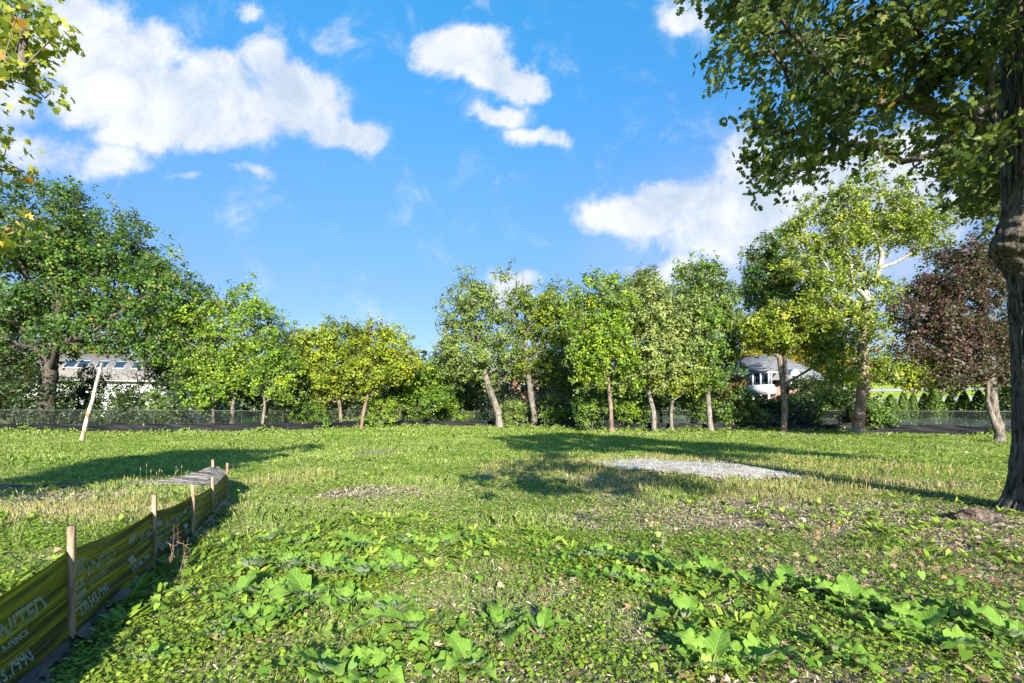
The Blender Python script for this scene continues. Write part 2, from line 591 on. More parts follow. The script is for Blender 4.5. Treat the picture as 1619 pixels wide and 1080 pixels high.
out(t, t.n('ShaderNodeBsdfPrincipled', {'Base Color': col, 'Roughness': .95, 'Specular IOR Level': .05, 'Normal': bp.outputs[0]}))
ground = link('ground', gme, m, smooth=True)
tag(ground, kind='structure')

# gravel patch
gxs = np.arange(GRAVEL[:, 0].min() - 1, GRAVEL[:, 0].max() + 1, .07)
gys = np.arange(GRAVEL[:, 1].min() - 1, GRAVEL[:, 1].max() + 1, .07)
Xg, Yg = np.meshgrid(gxs, gys)
ing = z_gravel(Xg, Yg) > 0
Zp = hgt(Xg, Yg) + .03 + (n2d(Xg, Yg, 1.6, 60, 3) - .5) * .07 + .05 * sst(0, .5, z_gravel(Xg, Yg))
idx = np.arange(Xg.size).reshape(Xg.shape)
cells = ing[:-1, :-1] & ing[1:, 1:] & ing[1:, :-1] & ing[:-1, 1:]
fi = np.stack([idx[:-1, :-1][cells], idx[:-1, 1:][cells], idx[1:, 1:][cells], idx[1:, :-1][cells]], -1)
used, inv = np.unique(fi.ravel(), return_inverse=True)
Vp = np.stack([Xg, Yg, Zp], -1).reshape(-1, 3)[used]
m, t = mat('pale_gravel')
tcn = t.n('ShaderNodeTexCoord').outputs['Object']
vo = t.n('ShaderNodeTexVoronoi', {'Vector': tcn, 'Scale': 26.0})
na = t.noise(tcn, 2.0, 4)
col = t.mix(vo.outputs['Color'], (.30, .28, .25), (.66, .63, .58))
col = t.mix(t.mapr(na, .42, .60, 0, .8), col, (.26, .22, .16))
bp = t.n('ShaderNodeBump', {'Height': vo.outputs['Distance'], 'Strength': .8, 'Distance': .03})
out(t, t.n('ShaderNodeBsdfPrincipled', {'Base Color': col, 'Roughness': .95, 'Normal': bp.outputs[0]}))
MG = m
tag(link('gravel_patch', np_mesh('gravel_patch', Vp, inv, np.arange(len(fi)) * 4, None), m), kind='structure')

# loose stones on it
octv = np.array([(1, 0, 0), (-1, 0, 0), (0, 1, 0), (0, -1, 0), (0, 0, .7), (0, 0, -.7)])
octf = [(0, 2, 4), (2, 1, 4), (1, 3, 4), (3, 0, 4), (2, 0, 5), (1, 2, 5), (3, 1, 5), (0, 3, 5)]
n = 9000
sx = rng.uniform(gxs[0], gxs[-1], n)
sy = rng.uniform(gys[0], gys[-1], n)
k = z_gravel(sx, sy) > rng.uniform(-.5, .3, n)
sx, sy = sx[k], sy[k]
q = Q()
for x, y, z in zip(sx, sy, hgt(sx, sy)):
    s = rng.uniform(.006, .018) * (1 + 1.8 * (rng.random() > .97))
    rr = rng.normal(size=(3, 3))
    rr, _ = np.linalg.qr(rr)
    q.add(octv * s * rng.uniform(.6, 1.2, 3) @ rr + (x, y, z + .035 + .07 * (float(n2d(np.array([x]), np.array([y]), 1.6, 60, 3)[0]) - .5) + .05), octf)
tag(q.build('gravel', simple('loose_gravel', (.48, .46, .42), .95, nscale=8, c2=(.24, .22, .19))), kind='stuff', label='pale loose gravel scattered over the bare patch in the grass', cat='gravel')


# ------------------------------------------------------------------ ground cover
FENCE_PTS = np.array([(-1.9, .5), (-2.28, 1.42), (-2.96, 3.03), (-3.64, 4.60), (-3.92, 5.56), (-4.48, 6.78), (-5.17, 8.23)])


def scatter(n, y0, y1, wmul=1.22, wadd=2.6):
    n = int(n * (1 + 1.8 * (y1 - y0) / ((y1 ** 2 - y0 ** 2) * .61 + .8 * (y1 - y0))))
    """uniform over the trapezoid that widens with distance"""
    u = rng.random(n * 2)
    y = np.sqrt(y0 ** 2 + u * (y1 ** 2 - y0 ** 2))
    x = rng.uniform(-1, 1, n * 2) * (y * wmul + wadd)
    return x[:n], y[:n]


def keep(x, y, pr):
    k = rng.random(len(x)) < pr
    return x[k], y[k]


def ground_leaves(name, x, y, size, lift, tint, tmpl, matr, up=1.2, label='', cat='', bend=.25):
    n = len(x)
    P = np.stack([x, y, hgt(x, y) + lift], -1)
    N = rand_normals(n, up)
    me = leaves_mesh(name, P, N, rng.uniform(0, 6.28, n), size, np.clip(tint, 0, 1), tmpl, bend)
    o = link(name, me, matr)
    tag(o, label=label, cat=cat, kind='stuff')
    return o


LMG = leaf_mat('ground_ivy_leaf', [(0, (.05, .10, .012)), (.35, (.16, .26, .025)), (.7, (.31, .42, .05)), (1, (.50, .54, .12))], .3, .45, .35)
LGR = leaf_mat('grass_blade', [(0, (.08, .14, .02)), (.4, (.20, .31, .04)), (.75, (.36, .44, .09)), (1, (.60, .55, .28))], .35)
LST = leaf_mat('straw_blade', [(0, (.16, .17, .04)), (.5, (.38, .34, .10)), (1, (.60, .50, .24))], .3)
LDD = leaf_mat('dead_leaf', [(0, (.09, .06, .04)), (.35, (.23, .14, .08)), (.6, (.38, .22, .12)), (.8, (.42, .31, .22)), (1, (.50, .42, .33))], .15)
LMU = leaf_mat('litter', [(0, (.12, .09, .06)), (.5, (.42, .33, .24)), (1, (.72, .62, .50))], .05)


def shaded_side(x, y):
    return np.clip(seg_dist(x, y, FENCE_PTS, False), 0, 9)


# ivy and violets, near field
parts = []
for (n, y0, y1, s0, s1) in ((270000, 1.6, 6.0, .012, .038), (280000, 6.0, 13, .018, .045), (170000, 13, 26, .035, .08), (140000, 26, 52, .07, .15)):
    x, y = scatter(n, y0, y1)
    cl = n2d(x, y, 2.2, 61, 2)
    big = n2d(x, y, .5, 62, 3)
    pr = (.12 + .95 * sst(.36, .6, .6 * cl + .4 * big)) * (1 - .8 * z_mulch(x, y)) * (1 - .8 * z_straw(x, y)) * (z_gravel(x, y) < -.05)
    pr = pr * np.where((y > 6), .5 + .5 * sst(.35, .6, big), 1.0)
    x, y = keep(x, y, pr)
    s = s0 + (s1 - s0) * rng.random(len(x)) ** 1.6
    ti = .25 + .5 * n2d(x, y, .8, 63, 3) + rng.normal(0, .16, len(x)) - .05
    parts.append((x, y, s, ti))
x, y, s, ti = (np.concatenate(v) for v in zip(*parts))
ground_leaves('ground_cover', x, y, s, rng.uniform(.01, .06, len(x)) * (1 + s * 8), ti, T_HEX, LMG, 1.5, 'low carpet of ground ivy, violets and clover over the whole field', 'ground cover')

# grass blades
def blades(name, x, y, hh, ww, tint, matr, lean, label, cat):
    n = len(x)
    z = hgt(x, y)
    az = rng.uniform(0, 6.28, n)
    ln = hh * rng.uniform(.15, 1, n) * lean
    dx, dy = np.cos(az), np.sin(az)
    fa = rng.uniform(0, 6.28, n)
    wx, wy = np.cos(fa) * ww, np.sin(fa) * ww
    b = np.stack([x, y, z - .01], -1)
    m1 = b + np.stack([dx * ln * .35, dy * ln * .35, hh * .6], -1)
    tp = b + np.stack([dx * ln, dy * ln, hh * (1 - .25 * lean)], -1)
    o_ = np.stack([wx, wy, np.zeros(n)], -1)
    V = np.stack([b - o_, b + o_, m1 + o_ * .8, tp, m1 - o_ * .8], 1)
    me = np_mesh(name, V.reshape(-1, 3), np.arange(n * 5), np.arange(n) * 5, None, np.repeat(np.clip(tint, 0, 1), 5))
    return tag(link(name, me, matr), label=label, cat=cat, kind='stuff')


parts = []
for (n, y0, y1, h0, h1, wd) in ((90000, 1.6, 6.0, .03, .10, .0022), (120000, 6, 14, .04, .12, .0045), (110000, 14, 28, .05, .15, .011), (90000, 28, 54, .07, .2, .024)):
    x, y = scatter(n, y0, y1)
    cl = n2d(x, y, 1.1, 71, 2)
    pr = (.25 + .9 * sst(.45, .62, cl)) * (1 - .65 * z_mulch(x, y)) * (1 - .5 * z_straw(x, y)) * (z_gravel(x, y) < -.1)
    left = sst(.3, 1.0, (-x - .43 * y - 1.6))
    pr = pr * (1 + .5 * left)
    x, y = keep(x, y, pr)
    tall = 1 + 1.0 * sst(.6, .8, n2d(x, y, .6, 73, 2))
    hh = rng.uniform(h0, h1, len(x)) * tall
    ti = .3 + .5 * n2d(x, y, .5, 72, 3) + rng.normal(0, .18, len(x))
    parts.append((x, y, hh, np.full(len(x), wd) * rng.uniform(.7, 1.4, len(x)), ti))
x, y, hh, ww, ti = (np.concatenate(v) for v in zip(*parts))
blades('grass', x, y, hh, ww, ti, LGR, .9, 'short uneven green grass growing between the weeds', 'grass')

parts = []
for (n, y0, y1, h0, h1, wd) in ((80000, 4.0, 9.0, .05, .16, .003), (120000, 9, 24, .07, .24, .006)):
    x, y = scatter(n, y0, y1)
    pr = np.maximum(z_straw(x, y) * (z_gravel(x, y) < .05), .05 * (z_gravel(x, y) > 0))
    x, y = keep(x, y, pr)
    hh = rng.uniform(h0, h1, len(x)) * (.7 + .6 * n2d(x, y, 1.0, 81, 2))
    ti = .25 + .6 * n2d(x, y, .6, 82, 3) + rng.normal(0, .15, len(x))
    parts.append((x, y, hh, np.full(len(x), wd), ti))
x, y, hh, ww, ti = (np.concatenate(v) for v in zip(*parts))
blades('dry_grass', x, y, hh, ww, ti, LST, .55, 'straw coloured dry grass standing round the gravel patch', 'dry grass')

parts = []
for (n, y0, y1, h0, h1, wd) in ((70000, 1.6, 6.0, .02, .07, .0018), (90000, 6, 13, .03, .08, .0035), (50000, 13, 26, .04, .09, .008)):
    x, y = scatter(n, y0, y1)
    x, y = keep(x, y, (.25 + .75 * sst(.4, .6, n2d(x, y, .9, 171, 3))) * (z_gravel(x, y) < .15))
    hh = rng.uniform(h0, h1, len(x))
    parts.append((x, y, hh, np.full(len(x), wd), .3 + .7 * rng.random(len(x))))
x, y, hh, ww, ti = (np.concatenate(v) for v in zip(*parts))
blades('thatch', x, y, hh * .8, ww, ti, LST, 1.6, 'bleached dead grass stems tangled low among the weeds', 'thatch')

# brown litter and fallen leaves
parts = []
for (n, y0, y1, s0, s1) in ((110000, 1.6, 6, .010, .035), (110000, 6, 11, .018, .05)):
    x, y = scatter(n, y0, y1)
    x, y = keep(x, y, np.clip(.3 + 1.2 * z_mulch(x, y), 0, 1) * (z_gravel(x, y) < 0))
    parts.append((x, y, rng.uniform(s0, s1, len(x)), rng.random(len(x))))
x, y, s, ti = (np.concatenate(v) for v in zip(*parts))
ground_leaves('leaf_litter', x, y, s, rng.uniform(.005, .03, len(x)), ti, T_SLIV, LMU, 1.0, 'brown crumbled leaf litter on the bare soil', 'leaf litter')
parts = []
for (n, y0, y1, s0, s1) in ((3200, 1.8, 6, .03, .085), (3200, 6, 14, .05, .10), (2500, 14, 34, .07, .14)):
    x, y = scatter(n, y0, y1)
    pr = .12 + .75 * sst(-.4, .6, x / y) + .25 * z_mulch(x, y)
    x, y = keep(x, y, pr * (n2d(x, y, .9, 95, 2) > .42))
    parts.append((x, y, rng.uniform(s0, s1, len(x)), rng.beta(2, 1.6, len(x))))
x, y, s, ti = (np.concatenate(v) for v in zip(*parts))
ground_leaves('fallen_leaves', x, y, s, rng.uniform(.03, .075, len(x)), ti, T_MAPLE, LDD, .7, 'orange and tan fallen leaves lying on the ground cover', 'fallen leaves', .5)

# leafy rosettes and feathery weeds (medium size leaves) in clumps
parts = []
for (n, y0, y1) in ((1500, 1.8, 7), (1500, 7, 16)):
    x, y = scatter(n, y0, y1)
    x, y = keep(x, y, sst(.48, .62, n2d(x, y, .55, 99, 2)) * (1 - z_mulch(x, y) * .7) * (1 - z_straw(x, y)) * (z_gravel(x, y) < -.2))
    for px_, py_ in zip(x, y):
        k_ = rng.integers(7, 13)
        a_ = rng.uniform(0, 6.28, k_)
        r_ = rng.uniform(.03, .11, k_)
        parts.append(np.stack([px_ + np.cos(a_) * r_, py_ + np.sin(a_) * r_, a_, rng.uniform(.08, .15, k_), np.full(k_, rng.uniform(.2, .8))], -1))
pp = np.concatenate(parts)
n = len(pp)
N = np.stack([np.cos(pp[:, 2]) * -.6, np.sin(pp[:, 2]) * -.6, np.ones(n)], -1) + rng.normal(0, .2, (n, 3))
P = np.stack([pp[:, 0], pp[:, 1], hgt(pp[:, 0], pp[:, 1]) + rng.uniform(.05, .10, n)], -1)
# leaf axis points outward
Nn = N / np.linalg.norm(N, axis=1, keepdims=True)
ref = np.where(np.abs(Nn[:, 2:3]) > .9, np.array([[1., 0, 0]]), np.array([[0, 0, 1.]]))
u_ = np.cross(Nn, ref); u_ /= np.linalg.norm(u_, axis=1, keepdims=True)
v_ = np.cross(Nn, u_)
o_ = np.stack([np.cos(pp[:, 2]), np.sin(pp[:, 2]), np.zeros(n)], -1)
ang = np.arctan2((o_ * v_).sum(1), (o_ * u_).sum(1))
T_LONG = [(-.5, .03), (-.2, .13), (.15, .15), (.4, .07), (.5, 0), (.4, -.07), (.15, -.15), (-.2, -.13), (-.5, -.03)]
tag(link('low_weeds', leaves_mesh('low_weeds', P, N, ang, pp[:, 3], np.clip(pp[:, 4] + rng.normal(0, .1, n), 0, 1), T_LONG, LMG and .35), LMG), label='rosettes of dandelion and plantain scattered through the field', cat='weeds', kind='stuff')


PATCH = [(*G(500, 925), 1.1, .75), (*G(430, 985), .6, .4), (*G(640, 880), .8, .5), (*G(1040, 905), 1.0, .5), (*G(1200, 930), .7, .35), (*G(1370, 965), .9, .42), (*G(1480, 1010), .6, .3), (*G(800, 1010), .35, .25), (*G(1150, 1060), .5, .25), (*G(560, 1060), .5, .25), (*G(1530, 1060), .7, .3)]
T_HEART = [(-.32, 0), (-.5, .16), (-.42, .34), (-.18, .40), (.12, .30), (.38, .12), (.52, 0), (.38, -.12), (.12, -.30), (-.18, -.40), (-.42, -.34), (-.5, -.16)]
x, y = scatter(26000, 1.8, 8.5)
pr = np.zeros(len(x))
for (cx, cy, rx, ry) in PATCH:
    pr = np.maximum(pr, ell(x, y, cx, cy, rx * 1.25, ry * 1.35, 1.2))
x, y = keep(x, y, (.30 * pr + .012) * (.3 + .9 * sst(.4, .6, n2d(x, y, 2.5, 191, 2))))
sz = .03 + .065 * rng.random(len(x)) ** 1.5
P = np.stack([x, y, hgt(x, y) + rng.uniform(.05, .16, len(x))], -1)
N = rng.normal(0, .38, (len(x), 3)) + np.array([0, -.25, 1.0])
LYW = leaf_mat('young_weed_leaf', [(0, (.07, .17, .02)), (.5, (.15, .29, .03)), (1, (.30, .42, .07))], .3, .5, .3)
tag(link('young_weeds', leaves_mesh('young_weeds', P, N, rng.uniform(0, 6.28, len(x)), sz, rng.beta(2, 2, len(x)), T_HEART, .5), LYW), label='young heart-leaved weeds crowding between the large broad-leaved ones', cat='weeds', kind='stuff')

# ------------------------------------------------------------------ burdock plants
m, t = mat('burdock_leaf')
at = t.n('ShaderNodeAttribute', attribute_name='tint').outputs['Fac']
tcn = t.n('ShaderNodeTexCoord').outputs['Object']
nz = t.noise(tcn, 11.0, 4)
col = t.mix(at, (.12, .26, .022), (.22, .38, .045))
col = t.mix(t.mapr(nz, .35, .7, 0, .5), col, (.22, .35, .06))
au = t.n('ShaderNodeAttribute', attribute_name='along').outputs['Fac']
aw = t.math('ABSOLUTE', t.n('ShaderNodeAttribute', attribute_name='across').outputs['Fac'])
mid_ = t.mapr(aw, .07, .02)
side = t.math('SINE', t.math('MULTIPLY', t.math('SUBTRACT', au, t.math('MULTIPLY', aw, .22)), 44.0))
vein = t.math('MAXIMUM', mid_, t.mapr(side, .80, .98))
col = t.mix(t.math('MULTIPLY', vein, .5), col, (.42, .52, .20))
spot = t.mapr(t.noise(tcn, 19.0, 3, .7), .66, .74)
col = t.mix(t.math('MULTIPLY', spot, .7), col, (.30, .24, .08))
back = t.n('ShaderNodeNewGeometry').outputs['Backfacing']
col = t.mix(back, col, (.34, .44, .26))
bp = t.n('ShaderNodeBump', {'Height': t.math('SUBTRACT', t.noise(tcn, 30.0, 3), vein), 'Strength': .5, 'Distance': .012})
p = t.n('ShaderNodeBsdfPrincipled', {'Base Color': col, 'Roughness': .55, 'Specular IOR Level': .25, 'Normal': bp.outputs[0]})
tr = t.n('ShaderNodeBsdfTranslucent', {'Color': t.mix(.4, col, (.35, .5, .03))})
out(t, t.n('ShaderNodeMixShader', {0: .3, 1: p.outputs[0], 2: tr.outputs[0]}))
M_BURD = m
M_STALK = simple('weed_stalk', (.20, .22, .08), .7, nscale=20, c2=(.28, .16, .12))


def burdock(seed, nl, L0, name='broad_leaved_weed'):
    r = np.random.default_rng(seed)
    Vs, Fs, Ts, base = [], [], [], 0
    Us, Ws = [], []
    st = Q()
    for i in range(nl):
        az = i * 2.4 + r.uniform(-.4, .4)
        L = L0 * r.uniform(.6, 1.1) * (1.0 if i < nl * .6 else .65)
        Wd = L * r.uniform(.25, .34)
        el0 = r.uniform(.35, 1.1) if i < nl * .6 else r.uniform(.9, 1.3)
        pet = L * r.uniform(.35, .6)
        droop = r.uniform(.9, 1.7)
        roll = r.uniform(-.5, .5)
        ph = r.uniform(0, 6.28)
        nu, nv = 11, 9
        # midrib curve
        t_ = np.linspace(0, 1, nu)
        el = el0 - droop * t_
        step = L / (nu - 1)
        rr = np.concatenate([[0], np.cumsum(np.cos(el[:-1]) * step)]) + pet * math.cos(el0)
        zz = np.concatenate([[0], np.cumsum(np.sin(el[:-1]) * step)]) + pet * math.sin(el0) * .8
        zz = np.maximum(zz, .03 + 0 * zz)
        wprof = Wd * np.clip(np.sin(np.clip(t_ * .93 + .14, 0, 1) ** .62 * math.pi), .02, 1) ** .8
        wprof[0] = Wd * .55
        sv = np.linspace(-1, 1, nv)
        wav = 1 + .16 * np.sin(t_ * 17 + ph)[:, None] * np.abs(sv)[None] ** 2 + r.normal(0, .025, (nu, nv)) * np.abs(sv)[None]
        lat = sv[None] * wprof[:, None] * wav
        back_ = -.12 * L * (np.abs(sv)[None] ** 1.5) * np.clip(1 - t_ * 3.2, 0, 1)[:, None]    # heart-shaped lobes at the base
        ruff = .055 * L * np.sin(t_ * 15 + ph)[:, None] * np.abs(sv)[None] ** 2 + .28 * np.abs(lat) * (1 - .5 * t_[:, None]) + .012 * np.sin(t_ * 40 + ph)[:, None] * np.abs(sv)[None]
        ca, sa = math.cos(az), math.sin(az)
        rad = rr[:, None] + back_
        zz2 = zz[:, None] + ruff + lat * math.sin(roll) * .8
        lt = lat * math.cos(roll)
        V = np.stack([rad * ca - lt * sa, rad * sa + lt * ca, np.maximum(zz2, .015)], -1).reshape(-1, 3)
        I = (np.arange(nu - 1)[:, None] * nv + np.arange(nv - 1)[None]).ravel() + base
        Fs.append(np.stack([I, I + nv, I + nv + 1, I + 1], -1))
        Vs.append(V)
        Ts.append(np.full(len(V), r.uniform(0, 1)))
        Us.append(np.repeat(t_, nv))
        Ws.append(np.tile(sv, nu))
        base += len(V)
        st.tube([(0, 0, -.02), (rr[0] * .5 * ca, rr[0] * .5 * sa, zz[0] * .65), (rr[0] * ca, rr[0] * sa, zz[0]), (rr[4] * ca, rr[4] * sa, zz[4] - .004)], [.008, .006, .005, .003], 5)
    V = np.concatenate(Vs)
    Fc = np.concatenate(Fs)
    me = np_mesh(name, V, Fc.ravel(), np.arange(len(Fc)) * 4, None, np.concatenate(Ts))
    for nm, dat in (('along', Us), ('across', Ws)):
        at = me.attributes.new(nm, 'FLOAT', 'POINT')
        at.data.foreach_set('value', np.concatenate(dat).astype(np.float32))
    return me, st


GRP = 'broad-leaved weeds in the foreground'
variants = []
for i, (nl, L0) in enumerate(((13, .25), (15, .23), (12, .22), (14, .27), (9, .20))):
    me, st = burdock(100 + i, nl, L0)
    me.materials.append(M_BURD)
    me.polygons.foreach_set('use_smooth', np.ones(len(me.polygons), bool))
    sv_ = np.concatenate(st.V)
    tot = np.array([len(f) for f in st.Fc])
    sme = np_mesh('stalks', sv_, np.fromiter((k_ for f in st.Fc for k_ in f), np.int32), np.concatenate([[0], np.cumsum(tot)[:-1]]), None)
    sme.materials.append(M_STALK)
    variants.append((me, sme))
weeds = [  # px, py, variant, scale, wording
    (350, 868, 4, .9, 'small one beside the third fence stake'), (418, 862, 2, .9, 'small one level with the second fence stake'), (480, 862, 4, 1.0, 'low one at the back of the left patch'),
    (575, 868, 2, 1.0, 'in the back row of the left patch'), (640, 862, 4, 1.1, 'at the rear right of the left patch'), (705, 868, 2, 1.0, 'standing apart at the right rear of the left patch'),
    (395, 905, 0, .8, 'at the rear left corner of the left patch'), (455, 900, 1, .95, 'with cupped leaves at the middle rear of the left patch'), (520, 912, 3, 1.0, 'biggest of the left patch, its long leaf flat to the sun'),
    (575, 915, 0, .9, 'right of the biggest one in the left patch'), (640, 905, 2, .95, 'on the right rim of the left patch'), (430, 945, 1, .85, 'in the middle of the left patch'),
    (490, 955, 0, .95, 'low in the middle of the left patch'), (375, 950, 2, .9, 'on the left rim of the left patch'), (545, 960, 1, .8, 'right front of the left patch'),
    (395, 990, 1, .8, 'at the front left of the left patch'), (450, 985, 4, 1.1, 'at the front edge of the left patch'), (610, 985, 0, .9, 'with wavy leaves just in front of the left patch'),
    (655, 1000, 2, .95, 'right of the wavy one in front of the left patch'), (350, 1015, 4, .9, 'with spoon leaves near the fence at the front'), (520, 1072, 0, .8, 'cut by the bottom edge, left of centre'),
    (590, 1075, 1, .75, 'cut by the bottom edge, nearest the centre line'), (795, 1005, 3, .85, 'star shaped rosette at the bottom centre'), (745, 1062, 0, .7, 'below the star shaped rosette'),
    (855, 1010, 4, 1.1, 'with one long toothed leaf, right of the star shaped rosette'), (942, 885, 3, .8, 'tallest, at the rear of the right patch'), (1000, 895, 2, 1.0, 'right of the tallest one in the right patch'),
    (1060, 908, 0, .85, 'in the middle of the right patch'), (1120, 915, 4, 1.15, 'toward the right end of the right patch'), (1180, 930, 2, .9, 'at the right end of the right patch'),
    (975, 925, 4, 1.1, 'in front of the tallest one'), (1030, 935, 1, .7, 'at the front of the right patch'), (1083, 985, 4, 1.15, 'lone one under the fallen stick'),
    (1125, 1062, 0, .75, 'at the bottom edge, right of centre'), (1185, 1058, 2, .85, 'right neighbour of the one at the bottom edge'), (1245, 935, 2, .85, 'at the left end of the far right drift'),
    (1300, 945, 1, .8, 'at the rear of the far right drift'), (1350, 965, 0, .8, 'in the middle of the far right drift'), (1405, 975, 1, .8, 'with dark shade under it in the far right drift'),
    (1400, 1005, 3, .7, 'leaning forward in the far right drift'), (1455, 1010, 0, .75, 'at the front of the far right drift'), (1490, 1035, 2, .85, 'lowest of the far right drift'),
    (1530, 985, 4, 1.1, 'right of the far right drift'), (1608, 1020, 2, .9, 'cut by the right edge of the picture'), (1320, 1040, 4, .9, 'small one near the bottom at the right'),
    (235, 1055, 4, .8, 'in the fence shade at the bottom left'),
]
for i, (px_, py_, v, sc, wd_) in enumerate(weeds):
    x_, y_ = G(px_, py_)
    r_ = empty('broad_leaved_weed', (x_, y_, gz(x_, y_)), 0)
    r_.rotation_euler = (0, 0, i * 1.7)
    sc *= 1.25
    r_.scale = (sc, sc, sc)
    tag(r_, 'green broad-leaved weed ' + wd_, 'weed', GRP)
    for nm_, me_ in zip(('leaves', 'stalks'), variants[v]):
        c_ = bpy.data.objects.new(nm_, me_)
        COL.objects.link(c_)
        c_.parent = r_

# ------------------------------------------------------------------ near silt fence with printed fabric
M_WOOD = bark_mat('stake_wood', (.20, .13, .085), (.46, .33, .23), 1.4, .5)
m, t = mat('printed_fabric')
tcn = t.n('ShaderNodeTexCoord').outputs['UV']
uv = t.n('ShaderNodeSeparateXYZ', {0: tcn})
st_ = t.n('ShaderNodeCombineXYZ', {0: t.math('MULTIPLY', uv.outputs[0], .35), 1: t.math('MULTIPLY', uv.outputs[1], 62.0), 2: 0.0})
a = t.noise(st_, 1.6, 5, .7)
b = t.noise(st_, 5.0, 3, .6)
crease_foot_dark = t.mapr(a, .48, .53)  # shade of the folds is put into the colour as dark lines
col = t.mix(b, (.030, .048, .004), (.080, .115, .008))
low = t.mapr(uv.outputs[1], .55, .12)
crease_foot_dark = t.math('MAXIMUM', crease_foot_dark, t.math('MULTIPLY', low, t.mapr(b, .42, .5)))
crease_foot_dark = t.math('MAXIMUM', crease_foot_dark, t.mapr(uv.outputs[1], .22, .02, 0, .85))  # cloth also darkens towards its foot
crease_foot_dark = t.math('MAXIMUM', crease_foot_dark, t.mapr(t.noise(st_, 2.6, 2, .5), .565, .60))
col = t.mix(crease_foot_dark, col, (.012, .015, .010))
bp = t.n('ShaderNodeBump', {'Height': a, 'Strength': .8, 'Distance': .02})
p = t.n('ShaderNodeBsdfPrincipled', {'Base Color': col, 'Roughness': .45, 'Specular IOR Level': .4, 'Normal': bp.outputs[0]})
tr = t.n('ShaderNodeBsdfTranslucent', {'Color': t.mix(crease_foot_dark, (.18, .26, .01), (.02, .025, .01))})
out(t, t.n('ShaderNodeMixShader', {0: .3, 1: p.outputs[0], 2: tr.outputs[0]}))
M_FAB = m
m, t = mat('black_fabric')
tcn = t.n('ShaderNodeTexCoord').outputs['Object']
a = t.noise(t.vm('MULTIPLY', tcn, (.6, .6, 22.0)), 1.5, 5, .7)
col = t.mix(t.mapr(a, .4, .65), (.004, .005, .006), (.018, .018, .022))
bp = t.n('ShaderNodeBump', {'Height': a, 'Strength': .9, 'Distance': .02})
out(t, t.n('ShaderNodeBsdfPrincipled', {'Base Color': col, 'Roughness': .3, 'Specular IOR Level': .3, 'Normal': bp.outputs[0]}))
M_BLK = m
m, t = mat('sunlit_grey_fabric')
tcn = t.n('ShaderNodeTexCoord').outputs['Object']
a = t.noise(t.vm('MULTIPLY', tcn, (.8, .8, 30.0)), 1.5, 5, .7)
col = t.mix(t.mapr(a, .4, .6), (.03, .028, .03), (.24, .22, .23))  # grey of the sunlit side is put into the cloth colour
bp = t.n('ShaderNodeBump', {'Height': a, 'Strength': .9, 'Distance': .02})
out(t, t.n('ShaderNodeBsdfPrincipled', {'Base Color': col, 'Roughness': .5, 'Specular IOR Level': .5, 'Normal': bp.outputs[0]}))
M_SUNGREY = m
m, t = mat('print_ink')
tcn = t.n('ShaderNodeTexCoord').outputs['Object']
a = t.noise(t.vm('MULTIPLY', tcn, (1.2, 1.2, 60.0)), 1.5, 4, .7)
col = t.mix(t.mapr(a, .44, .56), (.44, .51, .53), (.17, .22, .13))
p = t.n('ShaderNodeBsdfPrincipled', {'Base Color': col, 'Roughness': .5})
tr = t.n('ShaderNodeBsdfTranslucent', {'Color': (.4, .46, .42, 1)})
out(t, t.n('ShaderNodeMixShader', {0: .35, 1: p.outputs[0], 2: tr.outputs[0]}))
M_INK = m

STAKES = [(-2.28, 1.42, .80, .62), (-2.96, 3.03, .83, .66), (-3.64, 4.60, .76, .585), (-3.92, 5.56, .70, .56), (-4.48, 6.78, .62, .46), (-5.17, 8.23, .67, .47)]
fen = empty('silt_fence', (-2.96, 3.03, 0))
tag(fen, 'olive green printed silt fence on wooden stakes running away at the left', 'fence')
fd = np.array([-2.2, 5.2]) / math.hypot(2.2, 5.2)
fnrm = np.array([fd[1], -fd[0]])     # towards the field (right)


def fab_pt(a, b, s, tt, off=0.0):
    """point of the cloth in the bay a-b: s along, tt 0 bottom .. 1 top edge"""
    xa, ya, _, ta = a
    xb, yb, _, tb = b
    x = xa + (xb - xa) * s
    y = ya + (yb - ya) * s
    g = gz(x, y)
    top = ta + (tb - ta) * s - .035 * math.sin(math.pi * s)
    z = g + .01 + top * tt
    w1 = math.sin(tt * 31 + s * 3 + xa * 9) * .008 + math.sin(tt * 17 + s * 7 + xa) * .006 + math.sin(tt * 53 - s * 5 + ya * 3) * .004
    w2 = .025 * math.sin(math.pi * s) * math.sin(tt * math.pi)
    o = w1 * min(1, 4 * s + .3, 4 * (1 - s) + .3) - w2 + off
    o += .03 * (1 - tt) ** 3
    return (x + fnrm[0] * o, y + fnrm[1] * o, z - .01 * math.sin(s * 9 + tt * 4) * (1 - tt))


